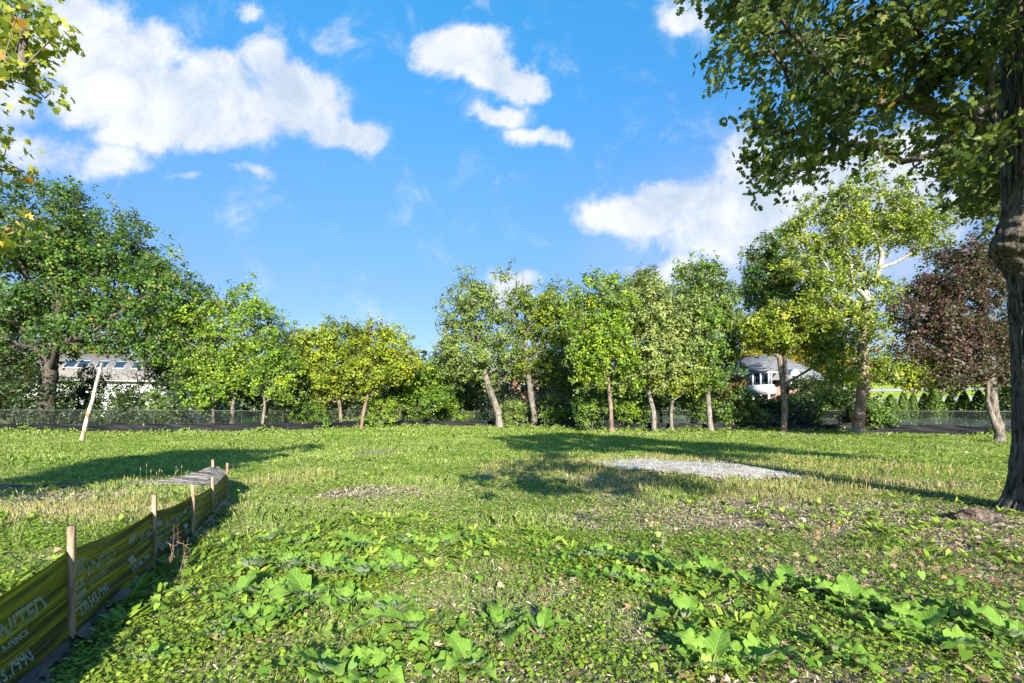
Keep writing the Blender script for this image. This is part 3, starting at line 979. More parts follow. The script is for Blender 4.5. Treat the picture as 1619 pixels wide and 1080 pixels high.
q = Q()
qa = Q()
uvs = []
for bi in range(len(STAKES) - 1):
    a_, b_ = STAKES[bi], STAKES[bi + 1]
    nu, nv = 36, 44
    base = []
    for i in range(nu + 1):
        for j in range(nv + 1):
            base.append(fab_pt(a_, b_, i / nu, j / nv))
            uvs.append((bi * 1.5 + i / nu * 1.5, j / nv))
    q.add(base, [(i * (nv + 1) + j, (i + 1) * (nv + 1) + j, (i + 1) * (nv + 1) + j + 1, i * (nv + 1) + j + 1) for i in range(nu) for j in range(nv)])
    # black skirt lying on the ground at the foot of the cloth
    ap = []
    na_ = 7
    for i in range(nu + 1):
        s = i / nu
        p0 = np.array(fab_pt(a_, b_, s, .09, .006))
        wid = .10 + .05 * math.sin(s * 11 + bi * 2) + .03 * math.sin(s * 29)
        for j in range(na_ + 1):
            u_ = j / na_
            pt = p0 + np.array([fnrm[0], fnrm[1], 0]) * wid * u_ ** .8
            g_ = gz(pt[0], pt[1])
            pt[2] = g_ + .012 + (p0[2] - g_) * (1 - u_) ** 1.6 + .03 * (1 - u_) + .018 * math.sin(u_ * 9 + s * 13) * u_
            ap.append(pt)
    qa.add(ap, [(i * (na_ + 1) + j, (i + 1) * (na_ + 1) + j, (i + 1) * (na_ + 1) + j + 1, i * (na_ + 1) + j + 1) for i in range(nu) for j in range(na_)])
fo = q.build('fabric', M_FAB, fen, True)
uvl = fo.data.uv_layers.new(name='UVMap')
li = np.zeros(len(fo.data.loops), np.int32)
fo.data.loops.foreach_get('vertex_index', li)
uvl.data.foreach_set('uv', np.array(uvs, np.float32)[li].ravel())
qa.build('ground_skirt', M_BLK, fen, True)
for i, (x_, y_, h_, t_) in enumerate(STAKES):
    q = Q()
    g_ = gz(x_, y_)
    c_ = np.array([x_, y_, 0]) + np.array([fnrm[0], fnrm[1], 0]) * .018
    wv = .021
    n_ = 8
    pts = []
    lean = random.uniform(-.03, .03)
    for k_ in range(n_ + 1):
        zz = g_ - .15 + (h_ + .15) * k_ / n_
        dx_ = lean * (k_ / n_) + .002 * math.sin(k_ * 2 + i)
        pts += [c_ + (fd[0] * (sx_ * wv + dx_) + fnrm[0] * sy_ * wv * .8, fd[1] * (sx_ * wv + dx_) + fnrm[1] * sy_ * wv * .8, zz) for sx_, sy_ in ((-1, -1), (1, -1), (1, 1), (-1, 1))]
    fs = [(k_ * 4 + j, k_ * 4 + (j + 1) % 4, k_ * 4 + 4 + (j + 1) % 4, k_ * 4 + 4 + j) for k_ in range(n_) for j in range(4)] + [(n_ * 4, n_ * 4 + 1, n_ * 4 + 2, n_ * 4 + 3)]
    q.add(pts, fs)
    q.build('stake', M_WOOD, fen)
    # staple batten strip / dark overlap behind the stake


def text_pts(body, size, sx=1.0, shear=0.0, bold=0.0):
    cu = bpy.data.curves.new('tmp_text', 'FONT')
    cu.body = body
    cu.size = size
    cu.shear = shear
    cu.offset = bold
    cu.resolution_u = 3
    ob = bpy.data.objects.new('tmp_text', cu)
    COL.objects.link(ob)
    dg = bpy.context.evaluated_depsgraph_get()
    me = ob.evaluated_get(dg).to_mesh()
    bm = bmesh.new()
    bm.from_mesh(me)
    bmesh.ops.triangulate(bm, faces=bm.faces[:])
    for _ in range(1):
        bmesh.ops.subdivide_edges(bm, edges=bm.edges[:], cuts=1, use_grid_fill=True)
    vs = [(v.co.x * sx, v.co.y) for v in bm.verts]
    fs = [[v.index for v in f.verts] for f in bm.faces]
    bm.verts.ensure_lookup_table()
    bm.free()
    ob.evaluated_get(dg).to_mesh_clear()
    bpy.data.objects.remove(ob)
    bpy.data.curves.remove(cu)
    return vs, fs


def print_on(bay, s0, z0, vs, fs, q):
    a_, b_ = STAKES[bay], STAKES[bay + 1]
    L = math.hypot(b_[0] - a_[0], b_[1] - a_[1])
    P = []
    for (x, y) in vs:
        s = s0 + x / L
        topz = a_[3] + (b_[3] - a_[3]) * s
        P.append(fab_pt(a_, b_, s, (z0 + y) / topz, .007))
    q.add(P, fs)


def grid_rect(w_, h_, n=8, mm=6):
    vs = [(w_ * i / n, h_ * j / mm) for i in range(n + 1) for j in range(mm + 1)]
    return vs, [(i * (mm + 1) + j, (i + 1) * (mm + 1) + j, (i + 1) * (mm + 1) + j + 1, i * (mm + 1) + j + 1) for i in range(n) for j in range(mm)]


T_UN = text_pts('UNITED', .145, 1.0, .05, .004)
T_RUR = text_pts('RUR', .085, 1.0, 0, .003)
T_RF = text_pts('RENT-A-FENCE', .045, 1.25, 0, .001)
T_PH = text_pts('630.543.7990', .095, 1.05, .12, .002)
B1 = grid_rect(.19, .105)
B2 = grid_rect(.17, .085)
B3 = grid_rect(.19, .012)
for bay, s0, zs in ((0, .42, 1.0), (1, .05, 1.0), (1, .655, .80), (2, .10, .95), (2, .78, .6), (3, .12, .8), (4, .12, .72)):
    q = Q()
    ht = STAKES[bay][3] + (STAKES[bay + 1][3] - STAKES[bay][3]) * s0
    L = math.hypot(STAKES[bay + 1][0] - STAKES[bay][0], STAKES[bay + 1][1] - STAKES[bay][1])

    def P_(T, dx, dz, s0=s0, q=q, bay=bay, ht=ht, L=L, zs=zs):
        kx = zs * (.92 if bay > 1 else 1)
        vs = [(x * kx + dx * kx, y * zs) for x, y in T[0]]
        vs = [(min(x, (.985 - s0) * L), y) for x, y in vs]
        print_on(bay, s0, ht * (dz), vs, T[1], q)
    P_(B1, 0, .70)
    P_(T_RUR, 0, .55)
    P_(B2, 0, .38)
    P_(B3, 0, .345)
    P_(T_UN, .22, .60)
    P_(T_RF, .22, .49)
    P_(T_PH, .05, .26)
    q.build('printed_lettering', M_INK, fen)

# return leg of the fence: cloth painted sunlit grey, dropping to the ground, then lying flat
f2 = empty('collapsed_silt_fence', (-6.2, 9.3, 0))
tag(f2, 'sunlit grey silt fence sagging down behind the green one and lying on the ground', 'fence')
path2 = [(-5.19, 8.28, .47), (-5.75, 8.9, .50), (-6.35, 9.5, .42), (-7.0, 9.75, .24), (-7.6, 9.9, .10), (-8.4, 9.75, .06)]
q = Q()
NS, NV = 50, 22
pp = np.array(path2)
ts = np.linspace(0, len(pp) - 1, NS + 1)
V = []
for i, u_ in enumerate(ts):
    k_ = min(int(u_), len(pp) - 2)
    f_ = u_ - k_
    p0 = pp[k_] * (1 - f_) + pp[k_ + 1] * f_
    for j in range(NV + 1):
        v_ = j / NV
        lean = .25 * (i / NS)
        o = math.sin(v_ * 28 + i * .25) * .012 + math.sin(v_ * 45 + i * .1) * .006
        x_, y_ = p0[0] - .3 * o, p0[1] + o + lean * v_ * .6
        V.append((x_, y_, gz(x_, y_) + .02 + p0[2] * v_ + .01 * math.sin(i * .7)))
q.add(V, [(i * (NV + 1) + j, (i + 1) * (NV + 1) + j, (i + 1) * (NV + 1) + j + 1, i * (NV + 1) + j + 1) for i in range(NS) for j in range(NV)])
q.build('fabric', M_SUNGREY, f2, True)
q = Q()
q.box((-6.32, 9.62, gz(-6.3, 9.6) + .22), (.045, .045, .74), .4)
q.build('stake', M_WOOD, f2)
# flat black strip on the ground further left
q = Q()
V = []
NS, NV = 70, 8
for i in range(NS + 1):
    u_ = i / NS
    cx_, cy_ = -8.0 - 6.5 * u_, 9.9 - .5 * math.sin(u_ * 3) + .2 * math.sin(u_ * 11)
    for j in range(NV + 1):
        v_ = j / NV
        hum = (.05 + .28 * math.exp(-((u_ - .62) / .16) ** 2)) * math.sin(v_ * math.pi)
        wd_ = .16 + .22 * math.exp(-((u_ - .6) / .2) ** 2)
        x_, y_ = cx_ + .05 * math.sin(v_ * 7 + i), cy_ + (v_ - .5) * 2 * wd_
        V.append((x_, y_, gz(x_, y_) + .02 + hum * (1 + .35 * math.sin(i * .9 + v_ * 8))))
q.add(V, [(i * (NV + 1) + j, (i + 1) * (NV + 1) + j, (i + 1) * (NV + 1) + j + 1, i * (NV + 1) + j + 1) for i in range(NS) for j in range(NV)])
tag(q.build('fallen_fabric', M_BLK, None, True), 'crumpled black silt cloth lying in the shaded grass at the left edge', 'silt cloth')

# ------------------------------------------------------------------ leaning white pole
a_, b_ = W(127, 697, 24.4), W(161, 576, 24.4)
a_[2] = gz(a_[0], a_[1]) - .2
pl = empty('leaning_pole', (a_[0], a_[1], 0))
tag(pl, 'leaning white peeling wooden pole in the lawn before the left trees', 'pole')
m, t = mat('peeling_white')
tcn = t.n('ShaderNodeTexCoord').outputs['Object']
nz = t.noise(t.vm('MULTIPLY', tcn, (3, 3, 1.2)), 3.0, 5, .7)
col = t.mix(t.mapr(nz, .46, .56), (.56, .53, .47), (.22, .19, .15))
zz = t.n('ShaderNodeSeparateXYZ', {0: tcn}).outputs[2]
rs = t.math('MULTIPLY', t.mapr(t.math('ABSOLUTE', t.math('SUBTRACT', zz, 1.42)), .13, .07), t.mapr(nz, .38, .46))
col = t.mix(rs, col, (.48, .15, .04))
rs2 = t.math('MULTIPLY', t.mapr(zz, .8, .5), t.mapr(t.noise(tcn, 5.0, 2), .52, .58))
col = t.mix(rs2, col, (.42, .17, .06))
out(t, t.n('ShaderNodeBsdfPrincipled', {'Base Color': col, 'Roughness': .8, 'Normal': t.n('ShaderNodeBump', {'Height': nz, 'Strength': .5, 'Distance': .02}).outputs[0]}))
q = Q()
n_ = 14
ctr = [a_ + (b_ - a_) * i / n_ + np.array([.02 * math.sin(i), 0, 0]) for i in range(n_ + 1)]
q.tube(ctr, [.098 - .025 * i / n_ + .006 * math.sin(i * 2.3) for i in range(n_ + 1)], 14)
q.build('shaft', m, pl, True)
q = Q()
q.tube([b_ + (-.02, 0, -.06), b_ + (0, 0, .0), b_ + (.02, 0, .10)], [.085, .10, .07], 12)
q.build('cap', simple('cap_wood', (.30, .25, .2), .9, nscale=9), pl)

# ------------------------------------------------------------------ far silt fence and chain-link fence
far = np.array([(-60, 30), (-46, 32.5), (-37, 33.0), (-29, 33.2), (-23, 34.5), (-18.5, 38), (-14.5, 42), (-11, 46), (-6.5, 47.8), (-1.8, 47.6), (-.8, 45.5), (3, 42.5), (7.5, 37), (11.5, 35), (16, 35.2), (21, 34.8), (27, 32.5), (32, 29.5), (37, 28.2), (46, 27.5), (60, 26)], float)


def resample(P, step):
    seg = np.linalg.norm(np.diff(P, axis=0), axis=1)
    cum = np.concatenate([[0], np.cumsum(seg)])
    s = np.arange(0, cum[-1], step)
    return np.stack([np.interp(s, cum, P[:, k]) for k in range(P.shape[1])], -1)


m, t = mat('far_black_fabric')
tcn = t.n('ShaderNodeTexCoord').outputs['Object']
a = t.noise(t.vm('MULTIPLY', tcn, (.35, .35, 9.0)), 1.5, 5, .7)
col = t.mix(t.mapr(a, .45, .68), (.004, .004, .006), (.035, .035, .045))
out(t, t.n('ShaderNodeBsdfPrincipled', {'Base Color': col, 'Roughness': .6, 'Specular IOR Level': .2, 'Normal': t.n('ShaderNodeBump', {'Height': a, 'Strength': 1.0, 'Distance': .05}).outputs[0]}))
M_FARB = m
fs_ = empty('boundary_silt_fence', (0, 40, 0))
tag(fs_, 'long low black silt fence along the far edge of the field', 'fence')
pts = resample(far, .4)
q = Q()
V = []
NV = 7
for i, (x_, y_) in enumerate(pts):
    hh_ = .50 + .30 * float(n2d(np.array([x_]), np.array([y_]), .8, 140)[0]) + .05 * math.sin(i * .9)
    for j in range(NV + 1):
        v_ = j / NV
        o = .07 * math.sin(v_ * 12 + i * 1.1) + .09 * math.sin(i * .55) + .04 * math.sin(i * 1.9 + v_ * 3)
        V.append((x_ + .2 * o, y_ + o - .12 * (1 - v_) ** 2, gz(x_, y_) - .02 + hh_ * v_))
q.add(V, [(i * (NV + 1) + j, (i + 1) * (NV + 1) + j, (i + 1) * (NV + 1) + j + 1, i * (NV + 1) + j + 1) for i in range(len(pts) - 1) for j in range(NV)])
q.build('fabric', M_FARB, fs_, True)
for i, (x_, y_) in enumerate(resample(far, 2.2)):
    q = Q()
    q.box((x_, y_ + .14, gz(x_, y_) + .30), (.04, .04, .72), .3)
    q.build('stake', M_WOOD, fs_)

cl = empty('chain_link_fence', (0, 42, 0))
tag(cl, 'grey galvanised chain-link fence standing behind the black silt fence', 'fence')
M_GALV = simple('galvanised_steel', (.14, .147, .15), .6, .3, .4)
cpts = resample(far + np.array([0, 1.1]), 3.0)
CH = 1.62
M_WIRE = simple('chain_link_wire', (.06, .063, .066), .6, .3, .3)
q = Q()
for i, (x_, y_) in enumerate(cpts):
    p_ = Q()
    g_ = gz(x_, y_)
    p_.tube([(x_, y_, g_ - .1), (x_, y_, g_ + CH + .06)], .03, 8)
    p_.tube([(x_, y_, g_ + CH + .06), (x_, y_, g_ + CH + .10), (x_, y_, g_ + CH + .115)], [.047, .04, .01], 8)
    p_.build('post', M_GALV, cl)
rl = Q()
rl.tube([(x_, y_, gz(x_, y_) + CH) for x_, y_ in cpts], .022, 6)
rl.build('top_rail', M_GALV, cl)
V, Fx = [], []
st = .085
fine = resample(far + np.array([0, 1.06]), st)
nH = int(CH / st)
L = len(fine)
gzf = hgt(fine[:, 0], fine[:, 1])
wd = .003
for dr in (1, -1):
    i0 = np.arange(0, L - nH - 1)
    i1 = i0 + nH
    A_, B_ = (i0, i1) if dr == 1 else (i1, i0)
    a3 = np.stack([fine[A_, 0], fine[A_, 1], gzf[A_]], -1)
    b3 = np.stack([fine[B_, 0], fine[B_, 1], gzf[B_] + CH], -1)
    for (ox, oz) in ((-wd, 0), (wd, 0)):
        pass
    o1 = np.array([wd, 0, -wd * dr]); o2 = np.array([0, wd, 0]); o3 = np.array([-wd, 0, wd * dr])
    ring = [a3 + o1, a3 + o2, a3 + o3, b3 + o1, b3 + o2, b3 + o3]
    V.append(np.stack(ring, 1).reshape(-1, 3))
V = np.concatenate(V)
k_ = np.arange(len(V) // 6) * 6
Fc = np.concatenate([np.stack([k_ + a, k_ + b, k_ + b + 3, k_ + a + 3], -1) for a, b in ((0, 1), (1, 2), (2, 0))])
link('wire_mesh', np_mesh('wire_mesh', V, Fc.ravel(), np.arange(len(Fc)) * 4, None), M_WIRE, cl)
# green privacy cloth tied to the lower part of the mesh at the right
m, t = mat('green_screen_cloth')
tcn = t.n('ShaderNodeTexCoord').outputs['Object']
a = t.noise(tcn, .8, 4)
p = t.n('ShaderNodeBsdfPrincipled', {'Base Color': t.mix(t.mapr(a, .35, .65), (.015, .04, .037), (.08, .14, .13)), 'Roughness': .6, 'Alpha': .42})
out(t, p)
q = Q()
V = []
cp = resample(far + np.array([0, 1.25]), .6)
cp = cp[(cp[:, 0] > 11) & (cp[:, 0] < 45)]
NV = 4
for i, (x_, y_) in enumerate(cp):
    h_ = (.95 if x_ < 24 else .85) + .08 * math.sin(i * .8)
    for j in range(NV + 1):
        V.append((x_, y_ + .05 * math.sin(i * .7 + j), gz(x_, y_) + .25 + h_ * j / NV))
q.add(V, [(i * (NV + 1) + j, (i + 1) * (NV + 1) + j, (i + 1) * (NV + 1) + j + 1, i * (NV + 1) + j + 1) for i in range(len(cp) - 1) for j in range(NV)])
q.build('screen_cloth', m, cl, True)

# ------------------------------------------------------------------ houses
def shingle(name, c0, c1, rot=0.0):
    m, t = mat(name)
    tcn = t.n('ShaderNodeTexCoord').outputs['Object']
    sp = t.n('ShaderNodeSeparateXYZ', {0: tcn})
    v = t.n('ShaderNodeCombineXYZ', {0: sp.outputs[0], 1: t.math('MULTIPLY', sp.outputs[2], 1.4), 2: 0.0})
    br = t.n('ShaderNodeTexBrick', {'Vector': v, 'Color1': (*c0, 1), 'Color2': (*c1, 1), 'Mortar': tuple(q * .45 for q in c0) + (1,), 'Scale': 2.2, 'Mortar Size': .03, 'Brick Width': .7, 'Row Height': .42})
    nz = t.noise(tcn, 1.5, 4)
    col = t.mix(t.mapr(nz, .35, .65, 0, .35), br.outputs[0], tuple(q * .6 for q in c0))
    out(t, t.n('ShaderNodeBsdfPrincipled', {'Base Color': col, 'Roughness': .9, 'Specular IOR Level': .15}))
    return m


def brick(name, c0, c1):
    m, t = mat(name)
    tcn = t.n('ShaderNodeTexCoord').outputs['Object']
    sp = t.n('ShaderNodeSeparateXYZ', {0: tcn})
    v = t.n('ShaderNodeCombineXYZ', {0: t.math('ADD', sp.outputs[0], sp.outputs[1]), 1: sp.outputs[2], 2: 0.0})
    br = t.n('ShaderNodeTexBrick', {'Vector': v, 'Color1': (*c0, 1), 'Color2': (*c1, 1), 'Mortar': (.4, .38, .35, 1), 'Scale': 4.0, 'Mortar Size': .02, 'Brick Width': .9, 'Row Height': .3})
    out(t, t.n('ShaderNodeBsdfPrincipled', {'Base Color': br.outputs[0], 'Roughness': .9}))
    return m


M_WHITE = simple('white_siding', (.78, .78, .80), .6, nscale=3, c2=(.68, .68, .70))
M_TRIM = simple('white_trim', (.62, .62, .62), .6)
M_GLASS = simple('window_glass', (.02, .03, .045), .05, .8)
M_SKYG = simple('skylight_glass', (.02, .035, .06), .12, .5)
M_CURT = simple('curtain', (.5, .5, .5), .9)


def hip_roof(q, x0, x1, y0, y1, ze, zr, inset, over=.4, left_gable=False, right_gable=False, th=.14):
    ym = (y0 + y1) / 2
    X0, X1, Y0, Y1 = x0 - over, x1 + over, y0 - over, y1 + over
    r0, r1 = (X0 if left_gable else x0 + inset), (X1 if right_gable else x1 - inset)
    V = [(X0, Y0, ze), (X1, Y0, ze), (X1, Y1, ze), (X0, Y1, ze), (r0, ym, zr), (r1, ym, zr)]
    V += [(x, y, z - th) for x, y, z in V]
    fs = [(0, 1, 5, 4), (1, 2, 5), (2, 3, 4, 5), (3, 0, 4)]
    fs += [tuple(i + 6 for i in f[::-1]) for f in fs]
    fs += [(i, i + 6, (i + 1) % 4 + 6, (i + 1) % 4) for i in range(4)]
    q.add(V, fs)


# left house, white, long roof with five skylights
DL = 75.0
hx0, hx1 = (80 - CX) / F * DL, (262 - CX) / F * DL
ez = EYE + (650 - 602) / F * DL
rz_ = EYE + (650 - 562) / F * (DL + 4)
hl = empty('white_house', ((hx0 + hx1) / 2, DL + 4, 0))
tag(hl, 'white house with skylights in its tan shingle roof behind the left trees', 'house')
q = Q()
q.box(((hx0 + hx1) / 2 - 4, DL + 4.2, ez / 2), (hx1 - hx0 + 8 - .8, 7.6, ez))
q.build('wall', M_WHITE, hl)
q = Q()
hip_roof(q, hx0 - 8, hx1, DL, DL + 8.1, ez + .05, rz_, 4.6, .5)
rf = q.build('roof', shingle('shingle_tan', (.215, .195, .175), (.31, .285, .25)), hl)
slope = (rz_ - ez - .05) / 4.55
for i, px_ in enumerate((118, 134.5, 159.5, 183, 207)):
    cx_ = (px_ - CX) / F * (DL + 1.8)
    yb, yt = DL + 1.6, DL + 2.75
    z0 = ez + .05 + (yb - DL + .5) * slope
    z1 = ez + .05 + (yt - DL + .5) * slope
    fr = Q()
    wd_ = .72
    for (xa, xb, ya, yb2) in ((-wd_ - .08, -wd_, yb, yt), (wd_, wd_ + .08, yb, yt), (-wd_ - .08, wd_ + .08, yb - .08, yb), (-wd_ - .08, wd_ + .08, yt, yt + .08)):
        za, zb = ez + .05 + (ya - DL + .5) * slope, ez + .05 + (yb2 - DL + .5) * slope
        V = [(cx_ + xa, ya, za + .02), (cx_ + xb, ya, za + .02), (cx_ + xb, yb2, zb + .02), (cx_ + xa, yb2, zb + .02)]
        V += [(x, y, z + .14) for x, y, z in V]
        fr.add(V, [(0, 1, 2, 3), (4, 5, 6, 7), (0, 1, 5, 4), (1, 2, 6, 5), (2, 3, 7, 6), (3, 0, 4, 7)])
    so_ = fr.build('skylight', simple('skylight_frame', (.30, .32, .33), .5), hl)
    gl = Q()
    gl.quad((cx_ - wd_, yb, z0 + .09), (cx_ + wd_, yb, z0 + .09), (cx_ + wd_, yt, z1 + .09), (cx_ - wd_, yt, z1 + .09))
    go = gl.build('pane', M_SKYG, so_)
    go.location = (0, 0, 0)
q = Q()
q.box(((hx0 + hx1) / 2 - 4, DL - .56, ez - .02), (hx1 - hx0 + 9, .12, .18))
q.build('gutter', M_TRIM, hl)
for px_ in (150, 178, 205, 232):
    cx_ = (px_ - CX) / F * (DL + .4)
    fr = Q()
    for (dx_, dz_, sx_, sz_) in ((-.55, 0, .1, 1.5), (.55, 0, .1, 1.5), (0, .7, 1.0, .1), (0, -.7, 1.0, .1), (0, 0, .06, 1.3)):
        fr.box((cx_ + dx_, DL + .37, 3.2 + dz_), (sx_, .08, sz_))
    fo_ = fr.build('window', M_TRIM, hl)
    gl = Q()
    gl.box((cx_, DL + .39, 3.2), (1.0, .02, 1.3))
    gl.build('pane', M_GLASS, fo_).location = (0, 0, 0)

hl.rotation_euler = (0, 0, R(14))

# right house, brick with grey hip roof, bay window and arched dormer
DR = 47.0


def RX(px_, d=DR):
    return (px_ - CX) / F * d


# built in its own axes: x along the shaded front (0 = near corner), y into the house; the end wall at x = 0 faces the sun
hr = empty('brick_house', (27.7, 46.0, 0), R(-62))
tag(hr, 'brick house with grey hip roof, white bay window and arched dormer behind the right trees', 'house')
M_BRK = brick('brown_brick', (.20, .10, .07), (.30, .17, .12))
M_GSH = shingle('shingle_grey', (.17, .17, .18), (.27, .27, .28))
ezr, rzr = 4.85, 8.0
q = Q()
q.box((-5.5, 4, ezr / 2), (10.4, 7.4, ezr))
q.box((-4.3, 10.4, ezr / 2 - .4), (6.4, 5.6, ezr - .8))
q.build('wall', M_BRK, hr)
q = Q()
hip_roof(q, -11, 0, 0, 8, ezr + .03, rzr, 3.4, .45, left_gable=True)
hip_roof(q, -7.6, -.9, 7.0, 13.4, ezr - .75, rzr - 1.5, 2.4, .4)
q.add([(-4.1, -1.25, ezr + .93), (-.95, -1.25, ezr + .93), (-.95, 1.2, ezr + 1.0), (-4.1, 1.2, ezr + 1.0), (-3.2, .2, ezr + 1.35), (-1.9, .2, ezr + 1.35)], [(0, 1, 5, 4), (1, 2, 5), (3, 0, 4), (2, 3, 4, 5), (0, 3, 2, 1)])
rf = q.build('roof', M_GSH, hr)
for x_ in (-9.2, -5.2):
    v_ = Q()
    v_.tube([(x_, 3.6, rzr - .6), (x_, 3.6, rzr + .12)], .12, 8)
    v_.build('vent', simple('vent_metal', (.12, .12, .12), .6), rf).location = (0, 0, 0)
bx0, bx1 = -3.9, -1.15
bw = bx1 - bx0
zt, zb = ezr + .92, 3.35
bay = Q()
bay.box(((bx0 + bx1) / 2, -.25, zb + .5), (bw, 1.6, 1.0))
bay.box(((bx0 + bx1) / 2, -.25, zt - .12), (bw, 1.6, .24))
zm, hm_ = (zb + 1.0 + zt - .24) / 2, zt - .24 - zb - 1.0
for i in range(4):
    bay.box((bx0 + .08 + (bw - .16) * i / 3, -.98, zm), (.16, .12, hm_))
for sy_ in (-.55, .45):
    bay.box((bx1 - .07, sy_, zm), (.13, .13, hm_))
    bay.box((bx0 + .07, sy_, zm), (.13, .13, hm_))
bay.box(((bx0 + bx1) / 2, -1.07, zb + .5), (bw - .3, .05, .72))
bo = bay.build('bay_window', simple('bay_shaded_white', (.42, .45, .52), .6), hr)  # white bay; the blue of its shaded front is put into the colour
g = Q()
g.box(((bx0 + bx1) / 2, -.2, zm), (bw - .18, 1.4, hm_))
g.build('pane', M_GLASS, bo).location = (0, 0, 0)
for i in range(4):
    q = Q()
    q.box((bx0 + .1 + (bw - .2) * i / 3, -.9, zb / 2), (.18, .18, zb - .01))
    q.build('support_post', M_TRIM, hr)
# arched dormer on the sunny end wall
dc, dr_ = 1.25, .85
zd0, zd1 = ezr - .75, ezr + .35
arc = [(dc + dr_ * math.cos(th), zd1 + dr_ * .85 * math.sin(th)) for th in np.linspace(0, math.pi, 13)]
prof = [(dc - dr_, zd0), (dc + dr_, zd0)] + arc
V = [(.18, y, z) for y, z in prof] + [(-2.4, y, z) for y, z in prof]
k_ = len(prof)
q = Q()
q.add(V, [tuple(range(k_)), tuple(range(k_, 2 * k_))] + [(i, (i + 1) % k_, (i + 1) % k_ + k_, i + k_) for i in range(k_)])
do = q.build('dormer', M_TRIM, hr)
for sy_ in (-.36, .36):
    g = Q()
    g.box((.19, dc + sy_, zd0 + .62), (.05, .46, .95))
    g.build('pane', M_GLASS, do).location = (0, 0, 0)
q = Q()
q.box((-7.4, -.52, ezr - .02), (6.6, .1, .16))
q.box((.52, 5.3, ezr - .02), (.1, 6.2, .16))
q.build('gutter', M_TRIM, hr)
for (cx_, cz_) in ((-6.6, 2.6), (-8.8, 2.6)):
    fr = Q()
    for (dx_, dz_, sx_, sz_) in ((-.5, 0, .1, 1.5), (.5, 0, .1, 1.5), (0, .7, .9, .1), (0, -.7, .9, .1)):
        fr.box((cx_ + dx_, .27, cz_ + dz_), (sx_, .1, sz_))
    fo_ = fr.build('window', M_TRIM, hr)
    gl = Q()
    gl.box((cx_, .28, cz_), (.9, .03, 1.3))
    gl.build('pane', M_GLASS, fo_).location = (0, 0, 0)
for cy_ in (3.6, 5.8):
    fr = Q()
    for (dx_, dz_, sx_, sz_) in ((-.5, 0, .1, 1.5), (.5, 0, .1, 1.5), (0, .7, .9, .1), (0, -.7, .9, .1)):
        fr.box((-.27, cy_ + dx_, 2.6 + dz_), (.1, sx_, sz_))
    fo_ = fr.build('window', M_TRIM, hr)
    gl = Q()
    gl.box((-.28, cy_, 2.6), (.03, .9, 1.3))
    gl.build('pane', M_GLASS, fo_).location = (0, 0, 0)

# red brick house glimpsed between the middle trees
DM = 62.0
hm = empty('brick_house', (RX(850, DM), DM + 4, 0))
tag(hm, 'orange brick house mostly hidden behind the trees in the middle', 'house')
q = Q()
q.box((RX(845, DM), DM + 4, 3.2), (13, 7, 6.4))
q.build('wall', brick('orange_brick', (.42, .16, .08), (.52, .24, .14)), hm)
q = Q()
hip_roof(q, RX(845, DM) - 6.5, RX(845, DM) + 6.5, DM + .4, DM + 7.6, 6.42, 9.2, 3.0, .5)
q.build('roof', M_GSH, hm)
for dx_ in (-4, -1.3, 1.3, 4):
    fr = Q()
    fr.box((RX(845, DM) + dx_, DM + .47, 5.0), (1.3, .08, 1.6))
    fo_ = fr.build('window', M_TRIM, hm)
    gl = Q()
    gl.box((RX(845, DM) + dx_, DM + .43, 5.0), (1.0, .04, 1.3))
    gl.build('pane', M_GLASS, fo_).location = (0, 0, 0)
DM2 = 60.0
h4 = empty('brick_house', (RX(290, DM2), DM2 + 4, 0))
tag(h4, 'red roofed house hidden behind the dark tree right of the skylight roof', 'house')
q = Q()
q.box((RX(290, DM2), DM2 + 4, 3.6), (6, 6, 7.2))
q.build('wall', M_WHITE, h4)
q = Q()
hip_roof(q, RX(290, DM2) - 3, RX(290, DM2) + 3, DM2 + 1, DM2 + 7, 7.22, 10.8, 2.6, .4)
q.build('roof', shingle('shingle_red', (.34, .14, .09), (.46, .2, .13)), h4)

# pale drive on the far right slope
q = Q()
for (y0, y1) in ((59.5, 61.6), (65.0, 66.6)):
    xs = np.linspace(36, 120, 60)
    V = []
    for x_ in xs:
        for y_ in np.linspace(y0, y1, 5):
            yy_ = y_ + .06 * (x_ - 36)
            V.append((x_, yy_, gz(x_, yy_) + .06))
    q.add(V, [(i * 5 + j, (i + 1) * 5 + j, (i + 1) * 5 + j + 1, i * 5 + j + 1) for i in range(59) for j in range(4)])
tag(q.build('road', simple('pale_concrete', (.36, .34, .31), .9, nscale=1, c2=(.28, .26, .24))), kind='structure')


# ------------------------------------------------------------------ tree builder
def chain_noise(a, b, n, amp, r):
    t = np.linspace(0, 1, n + 1)[:, None]
    p = a + (b - a) * t
    L = np.linalg.norm(b - a)
    for k in range(3):
        f = r.normal(0, amp * L * .5 ** k)
        d = r.normal(size=3)
        d /= np.linalg.norm(d)
        p = p + d * f * np.sin(math.pi * t * (k + 1)) * .5
    p = p + np.array([0, 0, 1]) * (-.06 * L) * np.sin(math.pi * t)
    return p


